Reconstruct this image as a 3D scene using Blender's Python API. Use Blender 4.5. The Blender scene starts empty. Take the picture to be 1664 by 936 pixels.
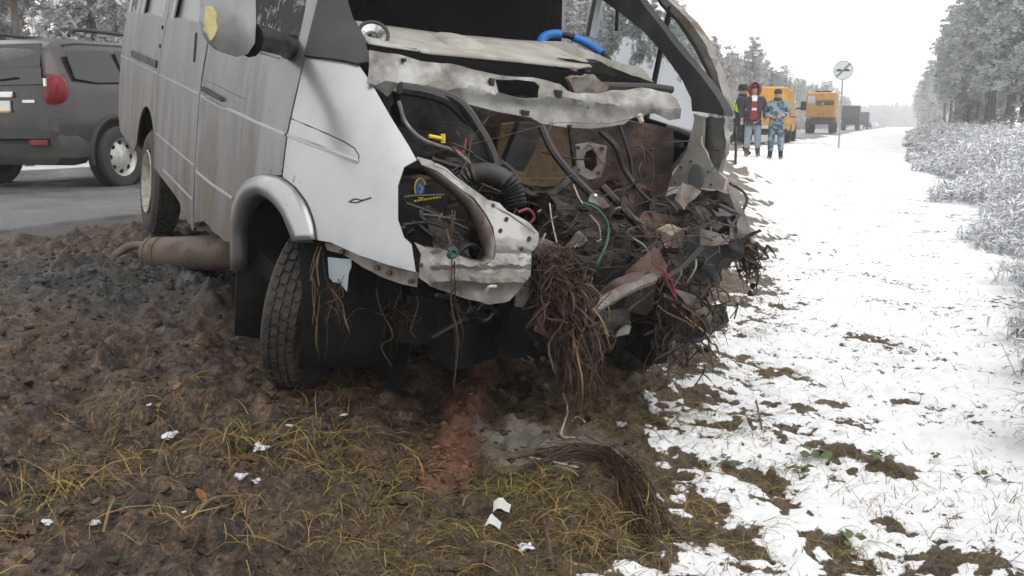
import bpy, bmesh, math, random
import numpy as np
from mathutils import Vector, Matrix
from mathutils.geometry import delaunay_2d_cdt
random.seed(7); rng = np.random.default_rng(7)
SC = bpy.context.scene
# ---------------------------------------------------------------- camera, sky, sun, exposure
FPX = 1521.5                      # focal length in pixels of the 1664 px wide photograph
PIT = math.atan2(468 - 205, FPX)  # the horizon stands at row 205
CAMZ = 1.142
cd = bpy.data.cameras.new('camera'); cam = bpy.data.objects.new('camera', cd)
SC.collection.objects.link(cam); SC.camera = cam
cd.sensor_width = 36; cd.lens = 36 * FPX / 1664; cd.clip_start = .05; cd.clip_end = 3000
cam.location = (0, 0, CAMZ); cam.rotation_euler = (math.pi / 2 - PIT, 0, 0)
SUN_EL, SUN_AZ = math.radians(52), math.radians(125)     # azimuth clockwise from +Y
W = bpy.data.worlds.new('World'); SC.world = W; W.use_nodes = True
nt = W.node_tree; bg = nt.nodes['Background']
sky = nt.nodes.new('ShaderNodeTexSky'); sky.sky_type = 'NISHITA'; sky.sun_disc = False
sky.sun_elevation = SUN_EL; sky.sun_rotation = SUN_AZ; sky.air_density = 1; sky.dust_density = 3
mx = nt.nodes.new('ShaderNodeMix'); mx.data_type = 'RGBA'; mx.inputs[0].default_value = .93
mx.inputs[7].default_value = (11.1, 11.0, 10.85, 1)       # the even white of a thick cloud layer
nt.links.new(sky.outputs[0], mx.inputs[6]); nt.links.new(mx.outputs[2], bg.inputs[0])
bg.inputs[1].default_value = .1
sd = bpy.data.lights.new('sun', 'SUN'); sun = bpy.data.objects.new('sun', sd); SC.collection.objects.link(sun)
sd.energy = .8; sd.angle = math.radians(60); sd.color = (1, .97, .93)
sdir = Vector((math.sin(SUN_AZ) * math.cos(SUN_EL), math.cos(SUN_AZ) * math.cos(SUN_EL), math.sin(SUN_EL)))
sun.rotation_euler = sdir.to_track_quat('Z', 'Y').to_euler(); sun.location = (0, 0, 30)
vs = SC.view_settings; vs.view_transform = 'Standard'; vs.look = 'None'; vs.exposure = .5; vs.gamma = 1; vs.use_curve_mapping = False
SC.cycles.max_bounces = 10; SC.cycles.diffuse_bounces = 3; SC.cycles.glossy_bounces = 3; SC.cycles.volume_bounces = 8; SC.cycles.transparent_max_bounces = 12; SC.cycles.use_denoising = True

# ---------------------------------------------------------------- pixel -> ray helpers
CP, SP = math.cos(PIT), math.sin(PIT)
def ray(px, py):
    u = (px - 832) / FPX; v = (468 - py) / FPX
    return np.array([u, CP + v * SP, -SP + v * CP])
CAM = np.array([0, 0, CAMZ])
YAW, VPI, VRO = math.radians(28.37), math.radians(6.97), math.radians(5.10)
VT = np.array([-.172, 4.113, 0.])
vF = np.array([math.sin(YAW) * math.cos(VPI), -math.cos(YAW) * math.cos(VPI), -math.sin(VPI)])
_l0 = np.array([math.cos(YAW), math.sin(YAW), 0]); _u0 = np.cross(vF, _l0)
vL = _l0 * math.cos(VRO) - _u0 * math.sin(VRO); vU = np.cross(vF, vL)
VM = np.array([vF, vL, vU])                    # world -> van rotation
VO = VM @ (CAM - VT)
def vray(px, py): return VM @ ray(px, py)
def onx(px, py, x): d = vray(px, py); return VO + (x - VO[0]) / d[0] * d
def ony(px, py, y): d = vray(px, py); return VO + (y - VO[1]) / d[1] * d
def toworld(p): return VT + VM.T @ np.asarray(p)
def tolocal(p): return VM @ (np.asarray(p) - VT)

# ---------------------------------------------------------------- numpy noise
def _h(ix, iy, k):
    n = (ix.astype(np.int64) * 374761393 + iy.astype(np.int64) * 668265263 + k * 1274126177) & 0x7fffffff
    n = ((n ^ (n >> 13)) * 1274126177) & 0x7fffffff
    n = ((n ^ (n >> 16)) * 2246822519) & 0x7fffffff
    return ((n ^ (n >> 15)) & 0xffff) / 65535.
def vnoise(x, y, k=0):
    x = np.asarray(x, float); y = np.asarray(y, float)
    ix, iy = np.floor(x), np.floor(y); fx, fy = x - ix, y - iy
    fx = fx * fx * (3 - 2 * fx); fy = fy * fy * (3 - 2 * fy)
    a, b, c, d = _h(ix, iy, k), _h(ix + 1, iy, k), _h(ix, iy + 1, k), _h(ix + 1, iy + 1, k)
    return (a * (1 - fx) + b * fx) * (1 - fy) + (c * (1 - fx) + d * fx) * fy
def fbm(x, y, oct=4, k=0, gain=.5):
    s = 0; a = 1; t = 0
    for o in range(oct):
        s = s + a * (vnoise(x * 2**o + 17.3 * o, y * 2**o - 9.1 * o, k + o) - .5); t += a; a *= gain
    return s / t * 2
def sstep(a, b, x): t = np.clip((x - a) / (b - a), 0, 1); return t * t * (3 - 2 * t)

# ---------------------------------------------------------------- object helpers
def link(o, parent=None):
    SC.collection.objects.link(o)
    if parent is not None: o.parent = parent
    return o
def tag(o, label=None, cat=None, group=None, kind=None):
    if label: o['label'] = label
    if cat: o['category'] = cat
    if group: o['group'] = group
    if kind: o['kind'] = kind
    return o
def empty(name, loc=(0, 0, 0), rz=0):
    o = bpy.data.objects.new(name, None); o.location = loc; o.rotation_euler = (0, 0, rz); o.empty_display_size = .1
    return link(o)
def mesh(name, V, F, mat, parent=None, smooth=True, attrs=None):
    me = bpy.data.meshes.new(name)
    me.from_pydata([tuple(map(float, v)) for v in V], [], [tuple(map(int, f)) for f in F])
    mats = mat if isinstance(mat, (list, tuple)) else [mat]
    for m in mats: me.materials.append(m)
    if smooth: me.shade_smooth()
    if attrs:
        for k, a in attrs.items():
            at = me.attributes.new(k, 'FLOAT', 'POINT'); at.data.foreach_set('value', np.asarray(a, np.float32))
    me.update()
    return link(bpy.data.objects.new(name, me), parent)
def fastmesh(name, V, F, mat, parent=None, smooth=True, attrs=None):
    """V (n,3), F (m,k) numpy arrays"""
    me = bpy.data.meshes.new(name); V = np.asarray(V, np.float32); F = np.asarray(F, np.int32)
    me.vertices.add(len(V)); me.vertices.foreach_set('co', V.ravel())
    k = F.shape[1]; me.loops.add(F.size); me.polygons.add(len(F))
    me.loops.foreach_set('vertex_index', F.ravel())
    me.polygons.foreach_set('loop_start', np.arange(len(F), dtype=np.int32) * k)
    me.materials.append(mat)
    if attrs:
        for kk, a in attrs.items():
            at = me.attributes.new(kk, 'FLOAT', 'POINT'); at.data.foreach_set('value', np.asarray(a, np.float32).ravel())
    me.update(calc_edges=True); me.validate()
    if smooth: me.shade_smooth()
    return link(bpy.data.objects.new(name, me), parent)
class MB:
    """collects shapes for ONE mesh object"""
    def __init__(s): s.V = []; s.F = []
    def add(s, V, F):
        n = len(s.V); s.V += [tuple(v) for v in V]; s.F += [tuple(i + n for i in f) for f in F]; return s
    def box(s, c, d, rot=None):
        c = np.array(c, float); d = np.array(d, float) / 2
        P = np.array([[x, y, z] for x in (-1, 1) for y in (-1, 1) for z in (-1, 1)]) * d
        if rot is not None: P = P @ np.array(Matrix.Rotation(rot[1], 3, rot[0])).T
        return s.add(P + c, [(0, 1, 3, 2), (4, 6, 7, 5), (0, 4, 5, 1), (2, 3, 7, 6), (0, 2, 6, 4), (1, 5, 7, 3)])
    def tube(s, pts, r, n=8, caps=True):
        pts = [np.array(p, float) for p in pts]; rr = r if hasattr(r, '__len__') else [r] * len(pts)
        up = None; rings = []
        for i, p in enumerate(pts):
            t = pts[min(i + 1, len(pts) - 1)] - pts[max(i - 1, 0)]; t = t / (np.linalg.norm(t) + 1e-9)
            if up is None: up = np.array([0, 0, 1.]) if abs(t[2]) < .9 else np.array([1., 0, 0])
            a = up - t * (up @ t); a /= np.linalg.norm(a) + 1e-9; up = a; b = np.cross(t, a)
            rings.append([p + rr[i] * (math.cos(2 * math.pi * k / n) * a + math.sin(2 * math.pi * k / n) * b) for k in range(n)])
        V = [v for R_ in rings for v in R_]; F = []
        for i in range(len(pts) - 1):
            for k in range(n): F.append((i * n + k, i * n + (k + 1) % n, (i + 1) * n + (k + 1) % n, (i + 1) * n + k))
        if caps: F += [tuple(range(n))[::-1], tuple(range((len(pts) - 1) * n, len(pts) * n))]
        return s.add(V, F)
    def lathe(s, prof, n=24, axis='y', c=(0, 0, 0)):
        """prof: list of (radius, along-axis)"""
        V = []; F = []
        for (r, a) in prof:
            for k in range(n):
                q = 2 * math.pi * k / n; u, v = r * math.cos(q), r * math.sin(q)
                V.append({'y': (u, a, v), 'x': (a, u, v), 'z': (u, v, a)}[axis])
        for i in range(len(prof) - 1):
            for k in range(n): F.append((i * n + k, i * n + (k + 1) % n, (i + 1) * n + (k + 1) % n, (i + 1) * n + k))
        return s.add(np.array(V) + np.array(c), F)
    def prism(s, poly, y0, y1):
        """polygon in (x, z) pushed from y0 to y1"""
        n = len(poly); V = [(x, y0, z) for x, z in poly] + [(x, y1, z) for x, z in poly]
        F = [tuple(range(n)), tuple(range(2 * n - 1, n - 1, -1))] + [(i, i + n, (i + 1) % n + n, (i + 1) % n) for i in range(n)]
        return s.add(V, F)
    def build(s, name, mat, parent=None, smooth=False, bevel=0, loc=None):
        o = mesh(name, s.V, s.F, mat, parent, smooth)
        if bevel:
            b = o.modifiers.new('bevel', 'BEVEL'); b.width = bevel; b.segments = 2; b.limit_method = 'ANGLE'; b.angle_limit = .6
            o.data.shade_smooth(); 
        if loc is not None: o.location = loc
        bm = bmesh.new(); bm.from_mesh(o.data); bmesh.ops.recalc_face_normals(bm, faces=bm.faces); bm.to_mesh(o.data); bm.free()
        if smooth or bevel:
            try: o.data.set_sharp_from_angle(angle=.7)
            except Exception: pass
        return o
def crom(P, n=6):
    P = [np.array(p, float) for p in P]
    if len(P) < 3: return P
    Q = [2 * P[0] - P[1]] + P + [2 * P[-1] - P[-2]]; out = []
    for i in range(1, len(Q) - 2):
        a, b, c, d = Q[i - 1:i + 3]
        for k in range(n):
            t = k / n; out.append(.5 * ((2 * b) + (c - a) * t + (2 * a - 5 * b + 4 * c - d) * t * t + (3 * b - a - 3 * c + d) * t**3))
    return out + [P[-1]]
def inpoly(x, y, poly):
    c = False; n = len(poly); j = n - 1
    for i in range(n):
        xi, yi = poly[i]; xj, yj = poly[j]
        if (yi > y) != (yj > y) and x < (xj - xi) * (y - yi) / (yj - yi + 1e-12) + xi: c = not c
        j = i
    return c
def densify(poly, step):
    out = []
    for i in range(len(poly)):
        a = np.array(poly[i], float); b = np.array(poly[(i + 1) % len(poly)], float)
        k = max(1, int(np.linalg.norm(b - a) / step))
        for j in range(k): out.append(a + (b - a) * j / k)
    return out
def sheet(name, outline, fn, mat, parent, holes=(), step=12, thick=.004, crumple=0., cfreq=9, seed=0, jit=.3, smooth=True, sharp=None, off=0):
    """thin formed plate: a 2-D outline with holes, triangulated, laid on a surface by fn(u, v) -> xyz, given thickness"""
    r = random.Random(seed + 1); P = []; E = []
    for poly in [outline] + list(holes):
        q = densify(poly, step); n0 = len(P); P += [Vector((a[0], a[1])) for a in q]
        E += [(n0 + i, n0 + (i + 1) % len(q)) for i in range(len(q))]
    xs = [p[0] for p in outline]; ys = [p[1] for p in outline]
    bnd = list(P)
    y = min(ys) + step / 2
    while y < max(ys):
        x = min(xs) + step / 2
        while x < max(xs):
            a, b = x + r.uniform(-jit, jit) * step, y + r.uniform(-jit, jit) * step
            if inpoly(a, b, outline) and not any(inpoly(a, b, h) for h in holes):
                if min((a - q.x)**2 + (b - q.y)**2 for q in bnd) > (step * .35)**2: P.append(Vector((a, b)))
            x += step
        y += step
    vv, ee, ff, _, _, _ = delaunay_2d_cdt(P, E, [], 0, 1e-6)
    F = []
    for f in ff:
        cx = sum(vv[i].x for i in f) / len(f); cy = sum(vv[i].y for i in f) / len(f)
        if inpoly(cx, cy, outline) and not any(inpoly(cx, cy, h) for h in holes): F.append(tuple(f))
    V = np.array([fn(p.x, p.y) for p in vv])
    if crumple:
        for a in range(3):
            n1 = fbm(V[:, 0] * cfreq + V[:, 2] * cfreq * .7 + a * 31, V[:, 1] * cfreq + V[:, 2] * cfreq * .7, 3, seed * 7 + a)
            V[:, a] += crumple * (n1 + .6 * (np.abs(fbm(V[:, 1] * cfreq * .6 + V[:, 2] * cfreq + a * 5, V[:, 0] * cfreq - a, 2, seed + 40 + a)) - .4))
    o = mesh(name, V, F, mat, parent, smooth)
    bm = bmesh.new(); bm.from_mesh(o.data); bmesh.ops.delete(bm, geom=[v for v in bm.verts if not v.link_faces], context='VERTS')
    bmesh.ops.recalc_face_normals(bm, faces=bm.faces); bm.to_mesh(o.data); bm.free()
    if smooth and sharp:
        try: o.data.set_sharp_from_angle(angle=sharp)
        except Exception: pass
    s = o.modifiers.new('thickness', 'SOLIDIFY'); s.thickness = thick; s.offset = off
    if smooth:
        es = o.modifiers.new('crisp', 'EDGE_SPLIT'); es.split_angle = .8
    return o
def copy_tree(o, parent=None):
    c = o.copy(); SC.collection.objects.link(c); c.parent = parent
    for ch in list(o.children): copy_tree(ch, c)
    return c

# ---------------------------------------------------------------- materials
def mat(name, col, rough=.6, metal=0., dirt=None, dirtamt=.5, dscale=6., bump=0., bscale=60., spec=.5, var=.15, vscale=3., edge=(.45, .62), coat=0, stretch=None, zd=None, specks=None):
    m = bpy.data.materials.new(name); m.use_nodes = True; t = m.node_tree; b = t.nodes['Principled BSDF']; N = t.nodes; L = t.links
    b.inputs['Roughness'].default_value = rough; b.inputs['Metallic'].default_value = metal; b.inputs['Specular IOR Level'].default_value = spec
    if coat: b.inputs['Coat Weight'].default_value = coat; b.inputs['Coat Roughness'].default_value = .12
    tc = N.new('ShaderNodeTexCoord'); src = tc.outputs['Object']
    if stretch:
        mp = N.new('ShaderNodeMapping'); mp.inputs['Scale'].default_value = stretch; L.new(src, mp.inputs[0]); src = mp.outputs[0]
    n1 = N.new('ShaderNodeTexNoise'); n1.inputs['Scale'].default_value = vscale; n1.inputs['Detail'].default_value = 5; L.new(src, n1.inputs[0])
    r1 = N.new('ShaderNodeMapRange'); r1.inputs[1].default_value = .3; r1.inputs[2].default_value = .7
    r1.inputs[3].default_value = 1 - var; r1.inputs[4].default_value = 1 + var; L.new(n1.outputs[0], r1.inputs[0])
    mu = N.new('ShaderNodeVectorMath'); mu.operation = 'SCALE'; mu.inputs[0].default_value = col[:3]; L.new(r1.outputs[0], mu.inputs[3])
    out = mu.outputs[0]
    if dirt is not None:
        n2 = N.new('ShaderNodeTexNoise'); n2.inputs['Scale'].default_value = dscale; n2.inputs['Detail'].default_value = 8; n2.inputs['Roughness'].default_value = .65; L.new(src, n2.inputs[0])
        fac = n2.outputs[0]
        if zd:                                    # road spray caked on the lower body
            sx = N.new('ShaderNodeSeparateXYZ'); L.new(tc.outputs['Object'], sx.inputs[0]); zr = N.new('ShaderNodeMapRange'); zr.inputs[1].default_value = zd[0]; zr.inputs[2].default_value = zd[1]; zr.inputs[3].default_value = zd[2]; zr.inputs[4].default_value = 0; L.new(sx.outputs[2], zr.inputs[0])
            az_ = N.new('ShaderNodeMath'); L.new(fac, az_.inputs[0]); L.new(zr.outputs[0], az_.inputs[1]); fac = az_.outputs[0]
        r2 = N.new('ShaderNodeMapRange'); r2.inputs[1].default_value = edge[0]; r2.inputs[2].default_value = edge[1]; r2.inputs[4].default_value = dirtamt; L.new(fac, r2.inputs[0])
        x = N.new('ShaderNodeMix'); x.data_type = 'RGBA'; L.new(r2.outputs[0], x.inputs[0]); L.new(out, x.inputs[6]); x.inputs[7].default_value = (*dirt[:3], 1); out = x.outputs[2]
        rr = N.new('ShaderNodeMapRange'); rr.inputs[3].default_value = rough; rr.inputs[4].default_value = min(1, rough + .35); L.new(r2.outputs[0], rr.inputs[0]); L.new(rr.outputs[0], b.inputs['Roughness'])
        if metal:
            rm = N.new('ShaderNodeMapRange'); rm.inputs[3].default_value = metal; rm.inputs[4].default_value = 0; L.new(r2.outputs[0], rm.inputs[0]); L.new(rm.outputs[0], b.inputs['Metallic'])
    if specks:                                    # splashes of thrown mud
        n4 = N.new('ShaderNodeTexNoise'); n4.inputs['Scale'].default_value = specks[0]; n4.inputs['Detail'].default_value = 3; L.new(tc.outputs['Object'], n4.inputs[0])
        n5 = N.new('ShaderNodeTexNoise'); n5.inputs['Scale'].default_value = 3.5; n5.inputs['Detail'].default_value = 3; L.new(tc.outputs['Object'], n5.inputs[0])
        sa = N.new('ShaderNodeMath'); sa.operation = 'MULTIPLY_ADD'; L.new(n5.outputs[0], sa.inputs[0]); sa.inputs[1].default_value = .5; L.new(n4.outputs[0], sa.inputs[2])
        sr_ = N.new('ShaderNodeMapRange'); sr_.inputs[1].default_value = specks[1]; sr_.inputs[2].default_value = specks[1] + .03; sr_.inputs[4].default_value = .85; L.new(sa.outputs[0], sr_.inputs[0])
        xs_ = N.new('ShaderNodeMix'); xs_.data_type = 'RGBA'; L.new(sr_.outputs[0], xs_.inputs[0]); L.new(out, xs_.inputs[6]); xs_.inputs[7].default_value = (.06, .045, .034, 1); out = xs_.outputs[2]
    L.new(out, b.inputs['Base Color'])
    if bump:
        n3 = N.new('ShaderNodeTexNoise'); n3.inputs['Scale'].default_value = bscale; n3.inputs['Detail'].default_value = 6; L.new(src, n3.inputs[0])
        bp = N.new('ShaderNodeBump'); bp.inputs['Strength'].default_value = bump; bp.inputs['Distance'].default_value = .02; L.new(n3.outputs[0], bp.inputs['Height']); L.new(bp.outputs[0], b.inputs['Normal'])
    return m
M = {}
# ================================================================ terrain
RD = np.array([.377, .926]); RN = np.array([.926, -.377]); S_EDGE = -5.63
def sr(x, y): return RN[0] * x + RN[1] * y, RD[0] * x + RD[1] * y
def xy(s, r): return RN[0] * s + RD[0] * r, RN[1] * s + RD[1] * r
_ps = [-400, -80, -30, -16, -14.2, -13.2, -13.0, -5.8, -5.6, -4.6, -3.4, -2.3, -1.2, 0, 1.5, 3, 6, 30, 400]
_ph = [3, .9, .2, .1, .25, .40, .39, .39, .425, .42, .27, .09, -.04, -.10, -.09, -.02, .08, .3, 1.5]
def rise(r): return .0007 * np.clip(r - 6, 0, 400)
def H0(x, y):
    s, r = sr(np.asarray(x, float), np.asarray(y, float))
    wob = .22 * fbm(r * .35, s * .35, 2, 91)
    inr = sstep(-5.2, -3.5, s)
    return np.interp(s + wob * inr, _ps, _ph) + rise(r) + .22 * sstep(9, 40, r) * sstep(-4.6, -2.8, s)
def G0(px, py, z=None):
    """where a pixel's line of sight meets the (smooth) ground"""
    d = ray(px, py); t = 1.
    if z is not None: return CAM + d * (z - CAMZ) / d[2]
    zz = 0.
    for _ in range(40):
        t = (zz - CAMZ) / d[2]; p = CAM + t * d; zz = .5 * zz + .5 * float(H0(p[0], p[1]))
    return p
_bp = np.array([G0(*p)[:2] for p in [(1185, 936), (1165, 810), (1125, 700), (1110, 610), (1185, 520), (1215, 430), (1200, 335), (1215, 275)]])
def snow_edge(y): return np.interp(y, _bp[:, 1], _bp[:, 0], left=_bp[0, 0] * .6)
def seg(x, y, a, b):
    a = np.asarray(a[:2]); b = np.asarray(b[:2]); d = b - a; L2 = d @ d
    t = np.clip(((x - a[0]) * d[0] + (y - a[1]) * d[1]) / L2, 0, 1)
    return np.hypot(x - a[0] - t * d[0], y - a[1] - t * d[1]), t
_clay = [G0(*p) for p in [(800, 600), (765, 660), (735, 745), (705, 800)]]
_grv = [G0(*p) for p in [(-120, 470), (60, 480), (200, 455), (350, 470)]]
_slush = G0(900, 728); _van0 = VT[:2]
_bare = [(G0(*p), rx, w) for p, rx, w in [((1375, 745), .19, .95), ((1440, 765), .15, .8), ((1350, 660), .16, 1), ((1300, 668), .14, 1), ((1410, 560), .2, .9), ((1250, 790), .17, .7), ((1280, 835), .14, .7), ((1440, 862), .09, .9), ((1530, 905), .11, .9), ((1600, 915), .09, .9), ((1235, 530), .3, .7), ((1390, 690), .13, .8), ((1260, 610), .25, .7), ((1215, 690), .3, .6), ((1475, 650), .1, .6), ((1210, 440), .3, .8), ((1330, 885), .12, .9), ((1190, 590), .3, .6)]]
def fields(x, y):
    s, r = sr(x, y)
    n1 = fbm(x * 1.7, y * 1.7, 5, 3); n2 = fbm(x * 6, y * 6, 4, 11); n3 = fbm(x * 22, y * 22, 3, 23)
    d = x - snow_edge(y)
    dist = np.hypot(x, y)
    sn = d * 1.9 + .95 * n1 + 1.0 * n2 + .95 * n3
    # gaps in the cover, fewer far off
    gap = fbm(x * 3.1 + 40, y * 2.2, 4, 57) + .6 * n2 + .65 * n3
    thr = .86 + .035 * np.clip(dist - 2, 0, 12) + .25 * sstep(.6, 2.4, d)
    sn = np.minimum(sn, (thr - gap) * 3.2)
    for (p, rad, w) in _bare:
        q = np.hypot(x - p[0], (y - p[1])) / (rad * .8)
        sn = np.minimum(sn, 2.2 * (q - .75 * w) + 1.9 * n2 + 2.2 * n3 + .2)
    far = sstep(17, 30, y)
    snf = (s + 4.6) * 1.3 + 1.6 * n1 + .5 * n2
    sn = sn * (1 - far) + np.minimum(snf, 1.2) * far
    # sprinkled lumps of snow left over on the mud
    spr = fbm(x * 9 + 3, y * 9, 3, 77)
    clump = fbm(x * 1.3, y * 1.3, 2, 78)
    mudside = sstep(.1, -.5, d) * sstep(-4.2, -3.2, s)
    sn = np.where((mudside > .5) & (y < 6), np.maximum(-1, (spr - (.80 - .22 * clump)) * 5), sn)
    sn = np.where(s < S_EDGE - 7.6, .4 + 1.2 * n1 + (-s - 14) * .1, sn)
    sn = np.where((s > S_EDGE - 7.6) & (s < -4.9), -1, sn)
    snow = sstep(-.15, .6, sn)
    clay = np.zeros_like(x)
    for a, b, w in zip(_clay[:-1], _clay[1:], (.065, .085, .075)):
        q, t = seg(x, y, a, b); clay = np.maximum(clay, sstep(1.25, .45, q / w + .5 * n2 + .35 * n1))
    grav = np.zeros_like(x)
    for a, b in zip(_grv[:-1], _grv[1:]):
        q, t = seg(x, y, a, b); grav = np.maximum(grav, sstep(1.15, .35, q / .62 + .5 * n1 + .2 * n2))
    grav = np.maximum(grav, .35 * sstep(-4.2, -4.9, s + .3 * n1))
    sl = np.hypot((x - _slush[0]) / .33, (y - _slush[1]) / .2)
    slush = sstep(1.15, .6, sl + .55 * n2 + .3 * n1)
    straw = sstep(-.9, -.2, d + .3 * n1) * sstep(-.35, .25, n1 + .5 * n2 + .35)
    straw = np.maximum(straw, .7 * sstep(.12, .5, fbm(x * 1.1 + 9, y * 1.1, 3, 5) + .3 * n2)) * (1 - grav)
    return dict(snow=snow, clay=clay, gravel=grav, slush=slush, straw=straw, n1=n1, n2=n2, n3=n3, s=s, d=d)
def H(x, y, f=None):
    x = np.asarray(x, float); y = np.asarray(y, float)
    if f is None: f = fields(x, y)
    s = f['s']; soft = sstep(S_EDGE + .15, S_EDGE + .9, s)
    rough = (1 - f['snow'] * .65) * soft
    n4 = fbm(x * 13 + 5, y * 13, 4, 31)
    h = H0(x, y) + soft * .045 * f['n1'] + rough * (.028 * f['n2'] + .038 * np.abs(n4) + .022 * f['n3'] + .016 * np.abs(fbm(x * 38, y * 38, 2, 71)))
    clod = np.maximum(0, fbm(x * 7.5, y * 7.5, 3, 64) - .12) * sstep(.3, -.3, f['d'])
    h = h + rough * .10 * clod * (1 - f['straw'] * .6)
    h = h + f['clay'] * (.035 + .05 * np.abs(n4)) + f['gravel'] * soft * (.035 + .03 * np.abs(f['n3']) + .05 * f['n2'])
    h = h - f['slush'] * .02 * (1 + f['n2'])
    h = h + f['snow'] * (.009 + .010 * f['n2'] + .006 * f['n3']) * soft
    # ruts the front wheels pushed into the mud
    for wp, rr_, dp in ((toworld((0, -.88, 0)), .3, .035), (toworld((0, .88, 0)), .3, .03)):
        q = np.hypot(x - wp[0], y - wp[1]); h = h + dp * np.exp(-((q - .42) / .12)**2) + .03 * np.exp(-(q / .5)**2)
    return h
def axis_lines(lo, a, b, hi, st, g):
    v = list(np.arange(a, b, st)); x = b; d = st
    while x < hi: v.append(x); d = min(d * g, 25); x += d
    v.append(hi); x = a; d = st; w = []
    while x > lo: d = min(d * g, 25); x -= d; w.append(x)
    return np.array(w[::-1] + v)
gx = axis_lines(-420, -3.0, 3.0, 560, .0155, 1.05); gy = axis_lines(-40, 1.4, 5.6, 820, .0155, 1.032)
GX, GY = np.meshgrid(gx, gy); fx, fy = GX.ravel(), GY.ravel()
FL = fields(fx, fy); fz = H(fx, fy, FL)
nx, ny = len(gx), len(gy); I = np.arange(nx * ny).reshape(ny, nx)
GF = np.stack([I[:-1, :-1], I[:-1, 1:], I[1:, 1:], I[1:, :-1]], -1).reshape(-1, 4)
def ground_mat():
    m = bpy.data.materials.new('ground'); m.use_nodes = True; t = m.node_tree; N = t.nodes; L = t.links; b = N['Principled BSDF']
    tc = N.new('ShaderNodeTexCoord')
    def noise(sc, det=6, ro=.6, dim=None):
        n = N.new('ShaderNodeTexNoise'); n.inputs['Scale'].default_value = sc; n.inputs['Detail'].default_value = det; n.inputs['Roughness'].default_value = ro
        L.new(tc.outputs['Object'], n.inputs[0]); return n
    def ramp(src, stops):
        r = N.new('ShaderNodeValToRGB'); e = r.color_ramp.elements
        while len(e) < len(stops): e.new(.5)
        for i, (p, c) in enumerate(stops): e[i].position = p; e[i].color = (*c, 1)
        L.new(src, r.inputs[0]); return r.outputs[0]
    def mix(f, a, c):
        x = N.new('ShaderNodeMix'); x.data_type = 'RGBA'; L.new(f, x.inputs[0]); L.new(a, x.inputs[6]); L.new(c, x.inputs[7]); return x.outputs[2]
    def attr(n): a = N.new('ShaderNodeAttribute'); a.attribute_name = n; return a.outputs['Fac']
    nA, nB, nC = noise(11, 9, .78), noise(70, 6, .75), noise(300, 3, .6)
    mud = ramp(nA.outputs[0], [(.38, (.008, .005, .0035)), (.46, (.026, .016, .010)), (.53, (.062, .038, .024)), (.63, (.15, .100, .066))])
    relief_shade = ramp(nB.outputs[0], [(.36, (.16, .15, .14)), (.48, (.75, .73, .70)), (.56, (1.25, 1.2, 1.12)), (.66, (2.3, 2.1, 1.9))])  # painted relief shade: mud darkened in hollows, paled on crests
    mm = N.new('ShaderNodeMix'); mm.data_type = 'RGBA'; mm.blend_type = 'MULTIPLY'; mm.inputs[0].default_value = 1; L.new(mud, mm.inputs[6]); L.new(relief_shade, mm.inputs[7])
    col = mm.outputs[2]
    # matted fibres: litter, stems and rotten straw pressed into the mud
    def fibre(rot, sc, lo, hi):
        mp = N.new('ShaderNodeMapping'); mp.inputs['Rotation'].default_value = (0, 0, rot); mp.inputs['Scale'].default_value = sc
        wn = N.new('ShaderNodeTexNoise'); wn.inputs['Scale'].default_value = 4; L.new(tc.outputs['Object'], wn.inputs[0])
        wa = N.new('ShaderNodeVectorMath'); wa.operation = 'MULTIPLY_ADD'; L.new(wn.outputs[1], wa.inputs[0]); wa.inputs[1].default_value = (.16, .16, 0); L.new(tc.outputs['Object'], wa.inputs[2]); L.new(wa.outputs[0], mp.inputs[0])
        fn = N.new('ShaderNodeTexNoise'); fn.inputs['Scale'].default_value = 1; fn.inputs['Detail'].default_value = 3; L.new(mp.outputs[0], fn.inputs[0])
        fr_ = N.new('ShaderNodeMapRange'); fr_.inputs[1].default_value = lo; fr_.inputs[2].default_value = hi; L.new(fn.outputs[0], fr_.inputs[0]); return fr_.outputs[0]
    pat = ramp(noise(2.2, 5, .65).outputs[0], [(.38, (.15, .15, .15)), (.62, (1, 1, 1))])
    fcol = ramp(noise(14, 4, .6).outputs[0], [(.35, (.045, .027, .011)), (.5, (.15, .098, .036)), (.62, (.28, .195, .075)), (.72, (.11, .098, .024))])
    for rot, sc in ((.4, (210, 17, 30)), (1.5, (180, 15, 30)), (2.5, (230, 19, 30))):
        fb = fibre(rot, sc, .60, .68); pm = N.new('ShaderNodeMath'); pm.operation = 'MULTIPLY'; L.new(fb, pm.inputs[0]); L.new(pat, pm.inputs[1]); col = mix(pm.outputs[0], col, fcol)
    straw = ramp(nB.outputs[0], [(.3, (.022, .014, .006)), (.5, (.075, .050, .018)), (.66, (.17, .118, .040)), (.8, (.085, .085, .020))])
    sf = N.new('ShaderNodeMath'); sf.operation = 'MULTIPLY'; L.new(attr('straw'), sf.inputs[0]); sf.inputs[1].default_value = .5
    col = mix(sf.outputs[0], col, straw)
    clay = ramp(nA.outputs[0], [(.3, (.05, .021, .011)), (.5, (.12, .050, .025)), (.7, (.20, .090, .048))]); col = mix(attr('clay'), col, clay)
    grav = ramp(nB.outputs[0], [(.3, (.014, .014, .014)), (.5, (.045, .043, .041)), (.68, (.09, .086, .082)), (.8, (.17, .16, .15))]); col = mix(attr('gravel'), col, grav)
    sl = ramp(nA.outputs[0], [(.3, (.13, .115, .09)), (.55, (.24, .22, .18)), (.7, (.40, .38, .33))]); col = mix(attr('slush'), col, sl)
    sn = ramp(nA.outputs[0], [(.3, (.78, .80, .83)), (.6, (.88, .885, .90))]); 
    fl = noise(17, 5, .75); cl = noise(1.9, 4, .6)
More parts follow.
